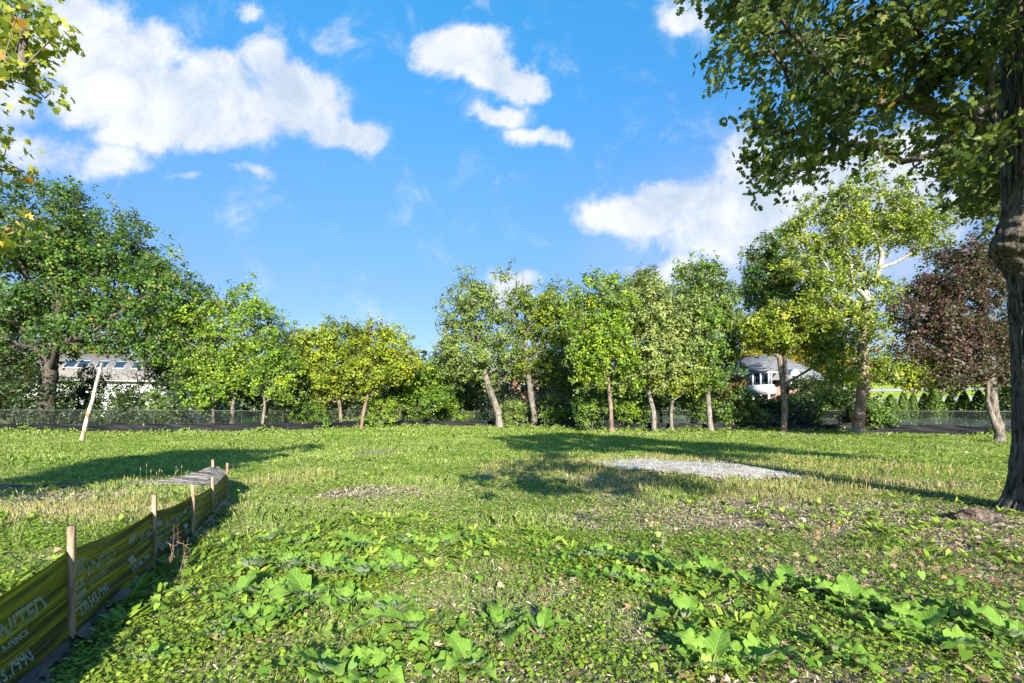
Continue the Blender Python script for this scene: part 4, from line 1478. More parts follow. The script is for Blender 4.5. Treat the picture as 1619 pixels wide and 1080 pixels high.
def make_tree(trunk_pts, trunk_r, clusters, r, seg=.8, alpha=.35, twig=.012, expo=2.35, ff=.38):
    """returns Q of wood and the list of cluster centres; clusters attach to the nearest fitting branch"""
    T = np.asarray(trunk_pts, float)
    # densify the trunk
    dense = resample(T, .5)
    dense = np.vstack([dense, T[-1:]])
    nodes = [dense[i] for i in range(len(dense))]
    parent = [i - 1 for i in range(len(dense))]
    plen = [0.0]
    for i in range(1, len(dense)):
        plen.append(plen[-1] + np.linalg.norm(dense[i] - dense[i - 1]))
    ntr = len(dense)
    fork = max(1, int(ntr * ff))
    chains = []
    C_ = np.asarray(clusters)
    mid = dense[int(ntr * .7)]
    order = np.argsort(np.linalg.norm(C_ - mid, axis=1) + r.normal(0, .4, len(C_)))
    tips = []
    for ci in order:
        c = C_[ci]
        A = np.array(nodes)
        d = np.linalg.norm(A - c, axis=1)
        cost = d * (1 + .6 * np.clip((A[:, 2] - c[2]) / (d + 1e-6), -.4, 1)) + alpha * np.array(plen)
        cost[:fork] += 50
        j = int(np.argmin(cost))
        dj = d[j]
        n = max(1, int(dj / seg))
        p = chain_noise(A[j], c, n, .09, r)
        ids = [j]
        for k in range(1, n + 1):
            nodes.append(p[k])
            parent.append(ids[-1])
            plen.append(plen[ids[-1]] + np.linalg.norm(p[k] - nodes[ids[-1]]))
            ids.append(len(nodes) - 1)
        chains.append(ids)
        tips.append(len(nodes) - 1)
    N = len(nodes)
    acc = np.zeros(N)
    for tpi in tips:
        acc[tpi] += twig ** expo
    for i in range(N - 1, 0, -1):
        if acc[i] == 0:
            acc[i] = (twig * .8) ** expo
        acc[parent[i]] += acc[i]
    rad = acc ** (1 / expo)
    q = Q()
    A = np.array(nodes)
    # scale so that the radius right above the fork joins the trunk
    topr = trunk_r * .8
    sc = topr / max(rad[fork], 1e-6)
    sc = min(sc, 3.5)
    rad = rad * np.where(rad > twig * 2, np.clip(sc, .6, 3.5), 1.0)
    zt = np.array(plen[:ntr]) / max(plen[ntr - 1], 1e-6)
    tr = trunk_r * (1 - .22 * zt)
    tr = np.minimum(tr, np.maximum(rad[:ntr], trunk_r * .10)) if fork < ntr else tr
    tr[:fork + 1] = trunk_r * (1 - .22 * zt[:fork + 1])
    for i in range(fork + 1, ntr):
        tr[i] = min(tr[i - 1], max(rad[i], .02))
        tr[i] = max(tr[i], tr[i - 1] * .86)
    tr *= 1 + .06 * r.normal(size=ntr)
    fl = np.exp(-np.array(plen[:ntr]) / (trunk_r * 1.2))
    tr = tr * (1 + .38 * fl)
    q.tube(A[:ntr], tr, 12)
    rad[:ntr] = tr
    for ids in chains:
        rr = rad[ids].copy()
        rr[0] = min(rr[0], rr[1] * 1.35)
        k = 3 if rr.max() < .03 else (5 if rr.max() < .09 else 8)
        q.tube(A[ids], rr, k, cap=False)
    return q


def sample_lobes(lobes, n, r, hollow=.35, gap=0.0, seed=0):
    """lobes: (centre3, radii3); points inside them, fewer near the core"""
    vol = np.array([l[1][0] * l[1][1] * l[1][2] for l in lobes])
    cnt = np.maximum(1, np.round(n * vol ** .8 / (vol ** .8).sum()).astype(int))
    P = []
    for (c, rd), k in zip(lobes, cnt):
        v = r.normal(size=(k, 3))
        v /= np.linalg.norm(v, axis=1, keepdims=True)
        rr = (hollow + (1 - hollow) * r.random(k)) ** (1 / 2.2)
        p = np.asarray(c) + v * rr[:, None] * np.asarray(rd)
        P.append(p)
    return np.concatenate(P)


def crown_leaves(name, centres, r, per, cl_r, size, tmpl, up=.5, tint0=.4, tvar=.16, cvar=.14, flat=.75, sun_bias=0.0):
    n = len(centres)
    k = r.integers(int(per * .6), int(per * 1.4) + 1, n)
    idx = np.repeat(np.arange(n), k)
    tot = len(idx)
    # sub-clumps inside each cluster give a lumpy outline; leaves of one clump face alike
    sub = r.normal(size=(n, 5, 3)) * cl_r * np.array([.8, .8, flat * .8])
    si = r.integers(0, 5, tot)
    sp_ = sub[idx, si]
    loc = r.normal(size=(tot, 3)) * cl_r * .30
    P = centres[idx] + sp_ + loc
    cc = centres.mean(0)
    outw = (centres - cc) / (centres.std(0) + 1e-6)
    outw /= np.linalg.norm(outw, axis=1, keepdims=True) + 1e-6
    jit = r.normal(size=(n, 5, 3)) * .45
    N = r.normal(size=(tot, 3)) * .42 + outw[idx] * .45 + jit[idx, si] + loc / (cl_r * .30) * .25
    N += np.array([0, 0, up * .9])
    N += np.array([0, 0, 1e-3])
    ct = r.normal(0, cvar, n)
    tint = np.clip(tint0 + ct[idx] + r.normal(0, tvar, tot), 0, 1)
    s = size * r.uniform(.65, 1.3, tot)
    return leaves_mesh(name, P, N, r.uniform(0, 6.28, tot), s, tint, tmpl)


def tree(name, label, cat, d, trunk_px, tw, lobes_px, leaf, bark, ncl, per, lsize, cl_r, seed, tmpl=T_HEX, tint=.42, depth=.9, group=None, bare=None,
         hollow=.35, up=.5, flat=.75, ddep=0.0, alpha=.35, cvar=.14, dd=0.0):
    r = np.random.default_rng(seed)
    tp = [W(px_, py_, d) for px_, py_ in trunk_px]
    tp[0][2] = gz(tp[0][0], tp[0][1]) - .1
    for i in range(1, len(tp)):
        tp[i][1] += r.normal(0, .15)
    root = empty(name, (tp[0][0], tp[0][1], 0))
    tag(root, label, cat, group)
    lobes = []
    for l in lobes_px:
        px_, py_, rx, ry = l[:4]
        c = W(px_, py_, d)
        c[1] += (l[4] if len(l) > 4 else r.uniform(-.5, .5) * min(rx, 60) / F * d * .8) + dd
        lobes.append((c, (rx * 1.18 / F * d, min(rx, 75) / F * d * depth, ry * 1.06 / F * d)))
    # small stray sprays outside the main masses break the outline
    sat = []
    for (c, rd) in lobes:
        for _ in range(2):
            v = r.normal(size=3)
            v[1] *= .5
            v /= np.linalg.norm(v)
            k_ = r.uniform(.22, .38)
            sat.append((c + v * np.array(rd) * r.uniform(1.0, 1.22), tuple(np.array(rd) * k_)))
    cen = np.vstack([sample_lobes(lobes, ncl, r, hollow), sample_lobes(sat, max(10, ncl // 7), r, .1)])
    allc = cen
    if bare:
        bl = [(W(b[0], b[1], d), (b[2] / F * d, b[2] / F * d, b[3] / F * d)) for b in bare]
        bc = sample_lobes(bl, 14 * len(bl), r, .2)
        allc = np.vstack([cen, bc])
    wood = make_tree(tp, tw * .36 * math.cos(math.atan((trunk_px[0][0] - CX) / F)) / F * d, allc, r, alpha=alpha)
    wood.build('trunk', BM[bark] if isinstance(bark, str) else bark, root, True)
    me = crown_leaves('crown', cen, r, per * 1.95, cl_r * 1.1, lsize * .74, tmpl, up, tint, cvar=cvar, flat=flat)
    link('crown', me, LM[leaf] if isinstance(leaf, str) else leaf, root)
    return root


GT = 'trees along the far edge of the field'
tree('oak_tree', 'huge dark green oak at the far left with thick dark trunk behind the silt fence', 'tree', 36.5,
     [(72, 675), (76, 600), (86, 540), (93, 480), (100, 420)], 42,
     [(30, 370, 60, 55), (95, 340, 60, 48), (150, 370, 62, 45), (200, 405, 45, 42), (20, 450, 60, 60), (90, 440, 65, 60), (160, 450, 60, 55), (225, 460, 45, 42), (272, 432, 36, 28), (60, 520, 60, 32), (140, 530, 60, 26), (215, 525, 50, 32), (262, 500, 35, 35), (258, 555, 30, 22), (-20, 510, 50, 60)],
     'oak', 'dark', 620, 46, .27, .62, 1, T_HEX, .42, group=GT, depth=.85)
tree('maple_tree', 'tall green tree with airy yellowing top right of the huge oak', 'tree', 37,
     [(367, 673), (368, 620), (371, 560), (374, 500), (376, 465)], 11,
     [(375, 480, 30, 28), (345, 505, 32, 28), (415, 495, 25, 27), (400, 530, 30, 25), (310, 490, 25, 22), (300, 530, 28, 30), (340, 560, 40, 35), (310, 590, 28, 28), (360, 600, 35, 28), (385, 570, 28, 28), (430, 560, 22, 30), (345, 632, 22, 14)],
     'green', 'grey', 260, 44, .23, .5, 2, tint=.58, group=GT, hollow=.3)
tree('small_tree', 'slim forked tree with bright leaves between the airy green tree and the yellow ones', 'tree', 37,
     [(413, 673), (416, 640), (418, 610), (408, 585)], 7,
     [(408, 585, 25, 20), (430, 600, 22, 22), (445, 575, 22, 20), (455, 620, 15, 12)], 'green', 'pale', 70, 44, .22, .45, 3, tint=.55, group=GT)
tree('small_tree', 'thin straight stem with a low crown beside the airy green tree', 'tree', 36,
     [(338, 674), (338, 640), (336, 600)], 7, [(335, 600, 22, 26), (322, 625, 16, 16)], 'green', 'grey', 50, 40, .22, .42, 4, tint=.5, group=GT)
tree('locust_tree', 'rounded yellow-green tree with two trunks in the left middle distance', 'tree', 41.5,
     [(540, 673), (539, 650), (536, 625), (528, 590), (524, 560)], 8,
     [(505, 545, 36, 26), (545, 540, 34, 26), (475, 575, 32, 26), (530, 580, 40, 25), (490, 600, 26, 20), (545, 610, 26, 20), (460, 600, 18, 18), (500, 640, 14, 16)],
     'yellow', 'red', 220, 44, .24, .5, 5, tint=.36, group=GT)
tree('locust_tree', 'yellow-green tree with leaning reddish trunk at the right end of the yellow pair', 'tree', 41.5,
     [(571, 673), (574, 650), (581, 622), (588, 590), (592, 560)], 8,
     [(590, 540, 32, 28), (625, 550, 28, 24), (570, 560, 25, 25), (605, 580, 38, 24), (640, 580, 18, 22), (585, 605, 22, 16), (560, 530, 14, 14)],
     'yellow', 'red', 200, 44, .24, .5, 6, tint=.46, group=GT, bare=[(600, 512, 22, 10)])
tree('olive_tree', 'small olive green tree left of the gap between the two rows', 'tree', 46,
     [(631, 670), (632, 645), (638, 620), (650, 600)], 6,
     [(655, 600, 26, 24), (682, 592, 24, 26), (700, 610, 20, 30), (670, 632, 30, 20), (640, 625, 18, 18)], 'green', 'red', 120, 46, .24, .5, 7, tint=.42, group=GT)
tree('shrub', 'round light green bush at the fence under the yellow trees', 'shrub', 43,
     [(600, 673), (600, 665), (601, 655)], 3, [(600, 655, 20, 17), (615, 645, 14, 12), (585, 665, 12, 8)], 'green', 'grey', 40, 44, .18, .32, 8, tint=.62, group=GT)
tree('split_trunk_tree', 'grey-green tree with a broken forked pale trunk at the left of the middle group', 'tree', 44,
     [(790, 677), (788, 655), (781, 635), (772, 610), (764, 575), (754, 540), (746, 500)], 15,
     [(740, 465, 28, 24), (722, 490, 24, 26), (765, 485, 30, 26), (735, 525, 32, 25), (775, 530, 30, 28), (715, 545, 18, 22), (745, 565, 30, 22), (755, 600, 24, 16), (725, 580, 18, 20), (795, 560, 22, 30)],
     'grey', 'pale', 240, 42, .24, .5, 9, tint=.55, group=GT)
q = Q()
b0 = W(789, 655, 43.9)
q.tube([b0, W(781, 632, 43.7), W(771, 607, 43.6)], [.34, .26, .16], 10)
sn = q.build('broken_limb', BM['pale'], None, True)
prt = [o for o in COL.objects if o.name.startswith('split_trunk_tree')][0]
sn.parent = prt
sn.location = -prt.location
tree('ash_tree', 'tree with short trunk forking into many limbs and one wispy tuft above', 'tree', 43.5,
     [(845, 677), (845, 655), (840, 630), (836, 600), (832, 560), (830, 500)], 14,
     [(855, 480, 26, 26), (885, 475, 26, 26), (825, 500, 24, 26), (870, 520, 36, 30), (905, 505, 24, 28), (835, 540, 28, 26), (890, 560, 32, 26), (850, 580, 28, 20), (900, 600, 22, 18), (797, 430, 9, 10), (820, 470, 14, 16)],
     'yellow', 'grey', 270, 44, .24, .5, 10, tint=.24, group=GT, bare=[(820, 440, 14, 18)])
tree('maple_tree', 'bright green tree on a slim reddish straight trunk in the middle group', 'tree', 34.5,
     [(967, 684), (966, 650), (963, 600), (957, 540), (951, 470)], 10,
     [(950, 460, 22, 24), (930, 490, 24, 26), (968, 490, 24, 26), (945, 525, 32, 28), (985, 525, 22, 28), (930, 560, 26, 24), (965, 570, 36, 28), (990, 600, 22, 20), (940, 600, 22, 18), (1000, 560, 16, 24)],
     'green', 'red', 270, 46, .22, .45, 11, tint=.66, group=GT)
tree('silver_tree', 'pale silvery green tree with twin trunks in the middle of the right row', 'tree', 34.5,
     [(1034, 685), (1034, 655), (1027, 620), (1024, 570), (1035, 510)], 11,
     [(1030, 490, 34, 28), (1062, 510, 32, 28), (1015, 535, 26, 28), (1050, 550, 38, 28), (1015, 580, 24, 22), (1085, 530, 22, 24), (1045, 590, 30, 18), (1012, 455, 18, 18), (1085, 570, 24, 20)],
     'silver', 'pale', 280, 46, .22, .45, 12, tint=.5, group=GT)
tree('small_tree', 'slim pale trunk with yellow-green crown right of the silvery tree', 'tree', 34.5,
     [(1062, 685), (1063, 650), (1063, 610), (1066, 570)], 8,
     [(1068, 575, 24, 24), (1085, 600, 22, 18), (1100, 575, 16, 20), (1057, 612, 18, 12)], 'yellow', 'pale', 90, 44, .22, .42, 13, tint=.42, group=GT)
tree('small_tree', 'crooked brown trunk tree leaning left behind the slim pale one', 'tree', 39,
     [(1086, 680), (1083, 660), (1078, 640), (1080, 615)], 8, [(1080, 600, 22, 18), (1092, 585, 16, 16)], 'dark', 'red', 50, 44, .22, .45, 14, tint=.6, group=GT)
tree('plume_tree', 'tall dark green tree with feathery pointed tops right of the silvery tree', 'tree', 34.5,
     [(1124, 686), (1119, 650), (1116, 600), (1117, 540), (1117, 470)], 12,
     [(1085, 440, 16, 22), (1110, 428, 14, 24), (1130, 432, 14, 20), (1100, 470, 24, 24), (1130, 475, 22, 26), (1152, 480, 16, 30), (1110, 515, 30, 24), (1145, 525, 22, 26), (1105, 555, 28, 22), (1140, 570, 28, 20), (1115, 600, 24, 14)],
     'plume', 'pale', 270, 46, .21, .42, 15, tint=.52, group=GT, bare=[(1158, 440, 10, 24)])
tree('flat_topped_tree', 'yellow-green spreading tree on a straight reddish trunk in front of the brick house', 'tree', 32.5,
     [(1238, 688), (1240, 650), (1239, 610), (1235, 575), (1232, 545)], 15,
     [(1195, 515, 30, 22), (1235, 505, 34, 24), (1275, 510, 32, 24), (1305, 530, 26, 22), (1215, 538, 30, 12), (1255, 535, 30, 16), (1290, 555, 24, 14), (1182, 535, 14, 12)],
     'syc', 'red', 190, 46, .21, .42, 16, tint=.42, group=GT)
tree('dark_tree', 'dark dense tree rising behind the spreading yellow-green one', 'tree', 42,
     [(1248, 678), (1244, 600), (1238, 520), (1232, 440)], 12,
     [(1205, 405, 22, 26), (1235, 400, 22, 26), (1220, 440, 34, 26), (1258, 440, 28, 32), (1200, 470, 24, 24), (1245, 480, 34, 24), (1280, 470, 20, 28)],
     'oak', 'dark', 230, 46, .25, .5, 17, tint=.48, group=GT)
tree('sycamore_tree', 'tallest yellow-green tree of the right row with white upper limbs and thick trunk', 'tree', 31.5,
     [(1355, 689), (1358, 650), (1362, 600), (1366, 540), (1369, 480), (1374, 455), (1392, 430), (1393, 400), (1385, 370), (1372, 345)], 27,
     [(1385, 275, 16, 34), (1345, 310, 24, 26), (1320, 320, 12, 26), (1405, 320, 30, 26), (1440, 290, 10, 24), (1455, 330, 28, 20), (1490, 345, 24, 16), (1290, 350, 28, 34), (1262, 345, 10, 24), (1340, 370, 36, 34), (1400, 365, 34, 30), (1450, 375, 34, 20), (1300, 410, 34, 34), (1355, 430, 30, 30), (1295, 460, 28, 26), (1340, 490, 36, 28), (1410, 470, 28, 18), (1300, 515, 30, 24), (1375, 520, 36, 22), (1325, 560, 32, 22), (1380, 565, 30, 20), (1250, 375, 14, 14), (1345, 600, 30, 16), (1320, 590, 22, 16), (1395, 590, 22, 14), (1430, 350, 30, 30), (1325, 345, 26, 30)],
     'syc', 'syc', 430, 40, .21, .42, 18, tint=.44, group=GT, hollow=.25, depth=.8, alpha=.25)
syc = [o for o in COL.objects if o.name.startswith('sycamore_tree')][0]
r = np.random.default_rng(88)
th_ = r.uniform(math.pi * .9, math.pi * 1.9, 46)
zv = r.uniform(.3, 5.2, 46)
xv = np.interp(zv, [0, 1.7, 3.8, 5.2], [W(1355, 689, 31.5)[0], W(1358, 650, 31.5)[0], W(1362, 600, 31.5)[0], W(1364, 570, 31.5)[0]])
cv = np.stack([xv + np.cos(th_) * .52, 31.5 + np.sin(th_) * .52, zv], -1)
link('vine', crown_leaves('vine', cv, r, 12, .13, .10, T_HEX, .2, .5), leaf_mat('leaf_red_vine', [(0, (.16, .02, .015)), (.6, (.36, .05, .03)), (1, (.12, .16, .03))]), syc)
tree('copper_tree', 'purple leaved tree on a pale double trunk near the right edge', 'tree', 23.3,
     [(1580, 702), (1579, 680), (1576, 655), (1570, 620), (1562, 560), (1555, 480), (1548, 420)], 28,
     [(1545, 400, 34, 30), (1510, 430, 36, 28), (1575, 430, 30, 34), (1475, 465, 34, 24), (1530, 475, 40, 28), (1580, 500, 26, 36), (1450, 500, 30, 22), (1500, 515, 44, 26), (1555, 540, 40, 30), (1440, 545, 26, 18), (1490, 560, 36, 18), (1590, 580, 24, 28), (1540, 585, 32, 18), (1500, 598, 24, 10)],
     'purple', 'grey', 400, 46, .16, .36, 19, T_HEX, .45, group=GT, hollow=.3)
q = Q()
q.tube([W(1576, 676, 23.25), W(1567, 655, 23.1), W(1561, 634, 23.1), W(1562, 600, 23.1), (W(1548, 560, 23.1))], [.15, .12, .10, .08, .05], 8)
sn = q.build('side_stem', BM['grey'], None, True)
prt = [o for o in COL.objects if o.name.startswith('copper_tree')][0]
sn.parent = prt
sn.location = -prt.location
tree('small_tree', 'low yellow-green tree with orange tips between the sycamore and the purple tree', 'tree', 37,
     [(1440, 680), (1442, 655), (1446, 630)], 8,
     [(1435, 592, 28, 16), (1475, 598, 28, 14), (1505, 606, 18, 9), (1410, 585, 22, 16), (1455, 575, 26, 12)], 'yellow', 'red', 110, 46, .22, .45, 20, tint=.5, group=GT)
tree('dark_tree', 'dark green tree filling the gap behind the big right trunk', 'tree', 33,
     [(1612, 690), (1608, 640), (1605, 580), (1610, 520)], 14,
     [(1600, 600, 30, 28), (1625, 560, 30, 34), (1600, 640, 16, 14), (1650, 600, 30, 40), (1640, 500, 40, 40), (1600, 530, 24, 28)], 'dark', 'dark', 160, 46, .22, .5, 21, tint=.5, group=GT)

SH = 'low bushes along the foot of the far trees'
for i, (px, py, d, lb, leaf, lab) in enumerate((
        (712, 674, 49, [(705, 640, 16, 22), (722, 655, 16, 14), (690, 655, 14, 14)], 'green', 'green bush left of the broken forked trunk'),
        (818, 677, 45, [(818, 655, 14, 16), (806, 645, 10, 12)], 'grey', 'greyish bush between the forked trunk and the ash'),
        (885, 680, 42, [(885, 640, 26, 26), (905, 655, 20, 18), (868, 655, 14, 14)], 'plume', 'dark green bush right of the ash trunk'),
        (936, 683, 37, [(934, 650, 16, 22), (922, 640, 12, 14)], 'plume', 'bush close left of the slim reddish trunk'),
        (1098, 684, 37, [(1100, 655, 14, 18), (1110, 640, 10, 12)], 'plume', 'bush between the slim pale trunk and the plume tree'),
        (1172, 686, 36, [(1170, 640, 22, 26), (1190, 655, 16, 18), (1155, 655, 16, 18)], 'plume', 'dark bush right of the plume tree trunk'),
        (1163, 684, 37, [(1160, 612, 9, 16), (1158, 632, 8, 10)], 'rust', 'dead pinkish brown sapling at the left corner of the brick house'),
        (1212, 686, 38, [(1208, 650, 18, 16), (1225, 655, 14, 12)], 'dark', 'dark bush under the white bay window'),
        (1320, 687, 36, [(1318, 640, 20, 24), (1335, 655, 14, 16), (1300, 655, 16, 14)], 'plume', 'bush close left of the sycamore trunk'),
        (480, 674, 40, [(480, 650, 20, 18), (500, 660, 14, 10), (462, 655, 14, 14)], 'green', 'bright bush left of the yellow tree pair'),
        (262, 676, 38, [(262, 645, 18, 22), (278, 655, 14, 14), (245, 658, 12, 12)], 'plume', 'bush right of the skylight house'),
        (1388, 688, 33, [(1386, 662, 9, 14), (1380, 648, 8, 8)], 'plume', 'bush right of the sycamore trunk'))):
    tree('shrub', lab, 'shrub', d, [(px, py), (px, py - 10), (px + 2, py - 22)], 4, lb, leaf, 'dark', 46, 44, .2, .38, 300 + i, tint=.45, group=SH)

# trees behind the boundary fence
GB = 'background trees beyond the fence'
tree('dark_tree', 'dark shaded tree behind the fence between the oak and the airy green tree', 'tree', 42,
     [(290, 676), (288, 620), (285, 560), (280, 500)], 9, [(285, 500, 30, 30), (300, 540, 32, 28), (265, 540, 28, 28), (285, 590, 34, 26), (320, 470, 18, 20)], 'dark', 'dark', 200, 46, .24, .55, 30, tint=.55, group=GB)
tree('dark_tree', 'small dark tree behind the fence right of the airy green tree', 'tree', 50,
     [(452, 672), (450, 620), (450, 570)], 8, [(450, 560, 30, 26), (470, 600, 30, 26), (430, 610, 24, 24), (440, 535, 20, 18)], 'dark', 'dark', 150, 46, .26, .6, 31, tint=.6, group=GB)
tree('dark_tree', 'dark tree behind the fence left of the broken forked trunk', 'tree', 56,
     [(715, 672), (716, 620), (718, 580)], 8, [(715, 580, 22, 26), (740, 600, 26, 26), (725, 630, 26, 18), (700, 600, 16, 20)], 'dark', 'dark', 150, 46, .3, .65, 32, tint=.5, group=GB)
tree('dark_tree', 'dark tree behind the fence between the forked ash and the bright green tree', 'tree', 52,
     [(915, 676), (916, 620), (915, 560)], 9, [(905, 560, 30, 28), (930, 540, 24, 28), (900, 600, 30, 24), (935, 600, 26, 24)], 'dark', 'dark', 170, 46, .28, .65, 33, tint=.55, group=GB)
tree('bare_topped_tree', 'grey-green tree with twiggy top behind the silvery tree', 'tree', 44,
     [(1010, 678), (1012, 600), (1014, 520), (1015, 460)], 10, [(1012, 450, 20, 18), (995, 475, 20, 20), (1035, 465, 20, 18), (1010, 500, 26, 22), (1060, 480, 16, 18)], 'grey', 'grey', 150, 36, .25, .5, 34, tint=.4, group=GB, bare=[(1012, 425, 20, 16)])
tree('dark_tree', 'dark leafy tree against the left gable of the brick house', 'tree', 43,
     [(1150, 680), (1150, 640), (1148, 600)], 8, [(1128, 598, 22, 24), (1160, 632, 18, 18), (1125, 630, 26, 22)], 'dark', 'dark', 130, 46, .22, .5, 35, tint=.6, group=GB)
tree('dark_shrub', 'dark broad shrub in front of the brick house right of its dormer', 'shrub', 41,
     [(1285, 680), (1285, 660), (1286, 640)], 8, [(1285, 630, 32, 22), (1265, 645, 26, 20), (1310, 640, 26, 22), (1275, 612, 16, 12)], 'dark', 'dark', 150, 46, .2, .45, 36, tint=.6, group=GB)
tree('gold_tree', 'golden yellow tree top behind the right roof', 'tree', 66,
     [(1290, 660), (1290, 620), (1290, 590)], 9, [(1290, 572, 42, 16), (1330, 560, 26, 18), (1255, 560, 26, 14)], 'gold', 'dark', 130, 46, .3, .6, 37, tint=.4, group=GB)
tree('gold_tree', 'yellow bush top showing at the left end of the grey roof', 'tree', 66,
     [(1180, 660), (1180, 620), (1180, 590)], 7, [(1178, 556, 26, 12), (1200, 560, 20, 12), (1165, 575, 16, 16)], 'gold', 'dark', 80, 46, .28, .6, 38, tint=.3, group=GB)
tree('gold_tree', 'yellow tree top above the roof with skylights', 'tree', 96,
     [(130, 660), (130, 620), (130, 580)], 9, [(125, 552, 30, 12), (170, 556, 26, 10), (250, 575, 16, 14), (90, 552, 16, 12)], 'gold', 'dark', 110, 46, .3, .6, 39, tint=.3, group=GB)
tree('rust_tree', 'brownish pink thin tree at the left edge beside the oak trunk', 'tree', 40,
     [(22, 676), (22, 630), (24, 590)], 9, [(20, 560, 28, 20), (40, 580, 22, 18), (5, 600, 26, 26), (-20, 570, 30, 30)], 'rust', 'pale', 110, 42, .22, .5, 40, tint=.5, group=GB)
tree('dark_tree', 'dark low tree at the left edge under the oak', 'tree', 42,
     [(10, 676), (10, 650), (12, 620)], 8, [(15, 630, 30, 26), (45, 640, 26, 22), (-15, 620, 30, 40), (-50, 600, 30, 50)], 'dark', 'dark', 150, 44, .22, .5, 41, tint=.6, group=GB)
tree('thin_tree', 'sparse dark multi-stemmed tree in front of the skylight roof', 'tree', 42,
     [(226, 676), (224, 640), (222, 615), (214, 590)], 6, [(185, 620, 28, 14), (225, 625, 30, 20), (248, 600, 22, 22), (215, 650, 30, 14), (170, 640, 24, 14)], 'dark', 'dark', 110, 30, .2, .45, 42, tint=.6, group=GB, bare=[(205, 585, 30, 18), (185, 600, 20, 14)])
tree('thin_tree', 'dark leafy sapling in front of the white wall right of the oak trunk', 'tree', 41,
     [(120, 676), (122, 645), (124, 615)], 5, [(115, 615, 24, 22), (140, 605, 20, 18), (125, 645, 26, 16)], 'dark', 'dark', 90, 36, .2, .42, 43, tint=.55, group=GB)
tree('small_tree', 'bright leafy sapling by the fence between the ash and the slim reddish trunk', 'tree', 36.5,
     [(1000, 685), (1000, 665), (998, 650)], 4, [(995, 655, 18, 16), (1010, 640, 16, 14), (985, 640, 14, 12)], 'green', 'grey', 45, 42, .18, .35, 44, tint=.5, group=GB)

# distant woodland reading as one mass, and the thicket behind the fence
r = np.random.default_rng(77)
n = 1700
px_ = r.uniform(-350, 1980, n)
dd_ = r.uniform(75, 115, n)
top = 588 + 30 * (n2d(px_ / 100, px_ * 0, 1.1, 5) - .3)
py_ = 655 - (655 - top) * r.random(n) ** .6
k_ = ~((px_ > 1385) & (px_ < 1570)) & ~((px_ > 20) & (px_ < 300) & (dd_ < 95))
C3 = np.stack([(px_ - CX) / F * dd_, dd_, EYE + (HY - py_) / F * dd_], -1)[k_]
me = crown_leaves('woodland', C3, r, 46, 1.5, .75, T_HEX, .5, .5)
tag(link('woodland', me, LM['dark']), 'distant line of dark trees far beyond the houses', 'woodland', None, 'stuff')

cps = resample(far + np.array([0, 1.1]), .16)
n = 3600
i_ = r.integers(0, len(cps), n)
off = r.uniform(.25, 6.5, n)
x_ = cps[i_, 0] + r.normal(0, .2, n)
y_ = cps[i_, 1] + off
pxs = x_ / y_ * F + CX
kx = [-400, 0, 60, 100, 110, 262, 280, 470, 690, 820, 1010, 1140, 1150, 1330, 1345, 1395, 1405, 1560, 1580, 1900]
ky = [560, 560, 575, 630, 652, 652, 568, 585, 562, 562, 580, 595, 638, 638, 610, 640, 668, 668, 630, 560]
topz = EYE + (HY - np.interp(pxs, kx, ky)) / F * y_
z_ = hgt(x_, y_) + .1 + r.random(n) ** .8 * np.maximum(topz - .2, .25)
kk = ~((pxs > 100) & (pxs < 262) & (r.random(n) > .45)) & ~((pxs > 1392) & (pxs < 1572) & (r.random(n) > .04))
C3 = np.stack([x_, y_, z_], -1)[kk]
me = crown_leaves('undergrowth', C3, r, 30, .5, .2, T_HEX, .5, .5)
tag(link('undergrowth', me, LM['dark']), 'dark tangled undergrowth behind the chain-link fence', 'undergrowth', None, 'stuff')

# weeds grown up along the foot of the far silt cloth
cps = resample(far, .12)
n = 2400
i_ = r.integers(0, len(cps), n)
x_ = cps[i_, 0] + r.normal(0, .1, n)
y_ = cps[i_, 1] - .18 - r.random(n) ** 2 * 1.6
kk = n2d(x_, x_ * 0, .45, 201, 3) + .25 * r.random(n) > .52
x_, y_ = x_[kk], y_[kk]
z_ = hgt(x_, y_) + .06 + r.random(len(x_)) ** 2 * .5 * n2d(x_, x_ * 0, .8, 203, 2)
me = crown_leaves('fence_foot_weeds', np.stack([x_, y_, z_], -1), r, 16, .13, .10, T_HEX, .6, .5)
tag(link('fence_foot_weeds', me, LMG), 'uneven weeds growing along the foot of the far black fence', 'weeds', None, 'stuff')

# row of clipped cedars at the right
def cedar_mesh(seed):
    r = np.random.default_rng(seed)
    n = 2600
    z = r.random(n) ** .9
    prof = np.sin(np.clip(z * .88 + .12, 0, 1) * math.pi) ** .55
    th = r.uniform(0, 6.28, n)
    rr = .62 * prof * (1 - .35 * z) * (.75 + .3 * r.random(n)) * (1 + .12 * np.sin(th * 3 + z * 9 + seed))
    P = np.stack([np.cos(th) * rr, np.sin(th) * rr, z * 2.5], -1)
    N = np.stack([np.cos(th), np.sin(th), np.full(n, .5)], -1) + r.normal(0, .45, (n, 3))
    me = leaves_mesh('foliage', P, N, r.uniform(0, 6.28, n), r.uniform(.07, .15, n), np.clip(r.normal(.5, .2, n), 0, 1), T_RHOMB)
    me.materials.append(LM['cedar'])
    return me


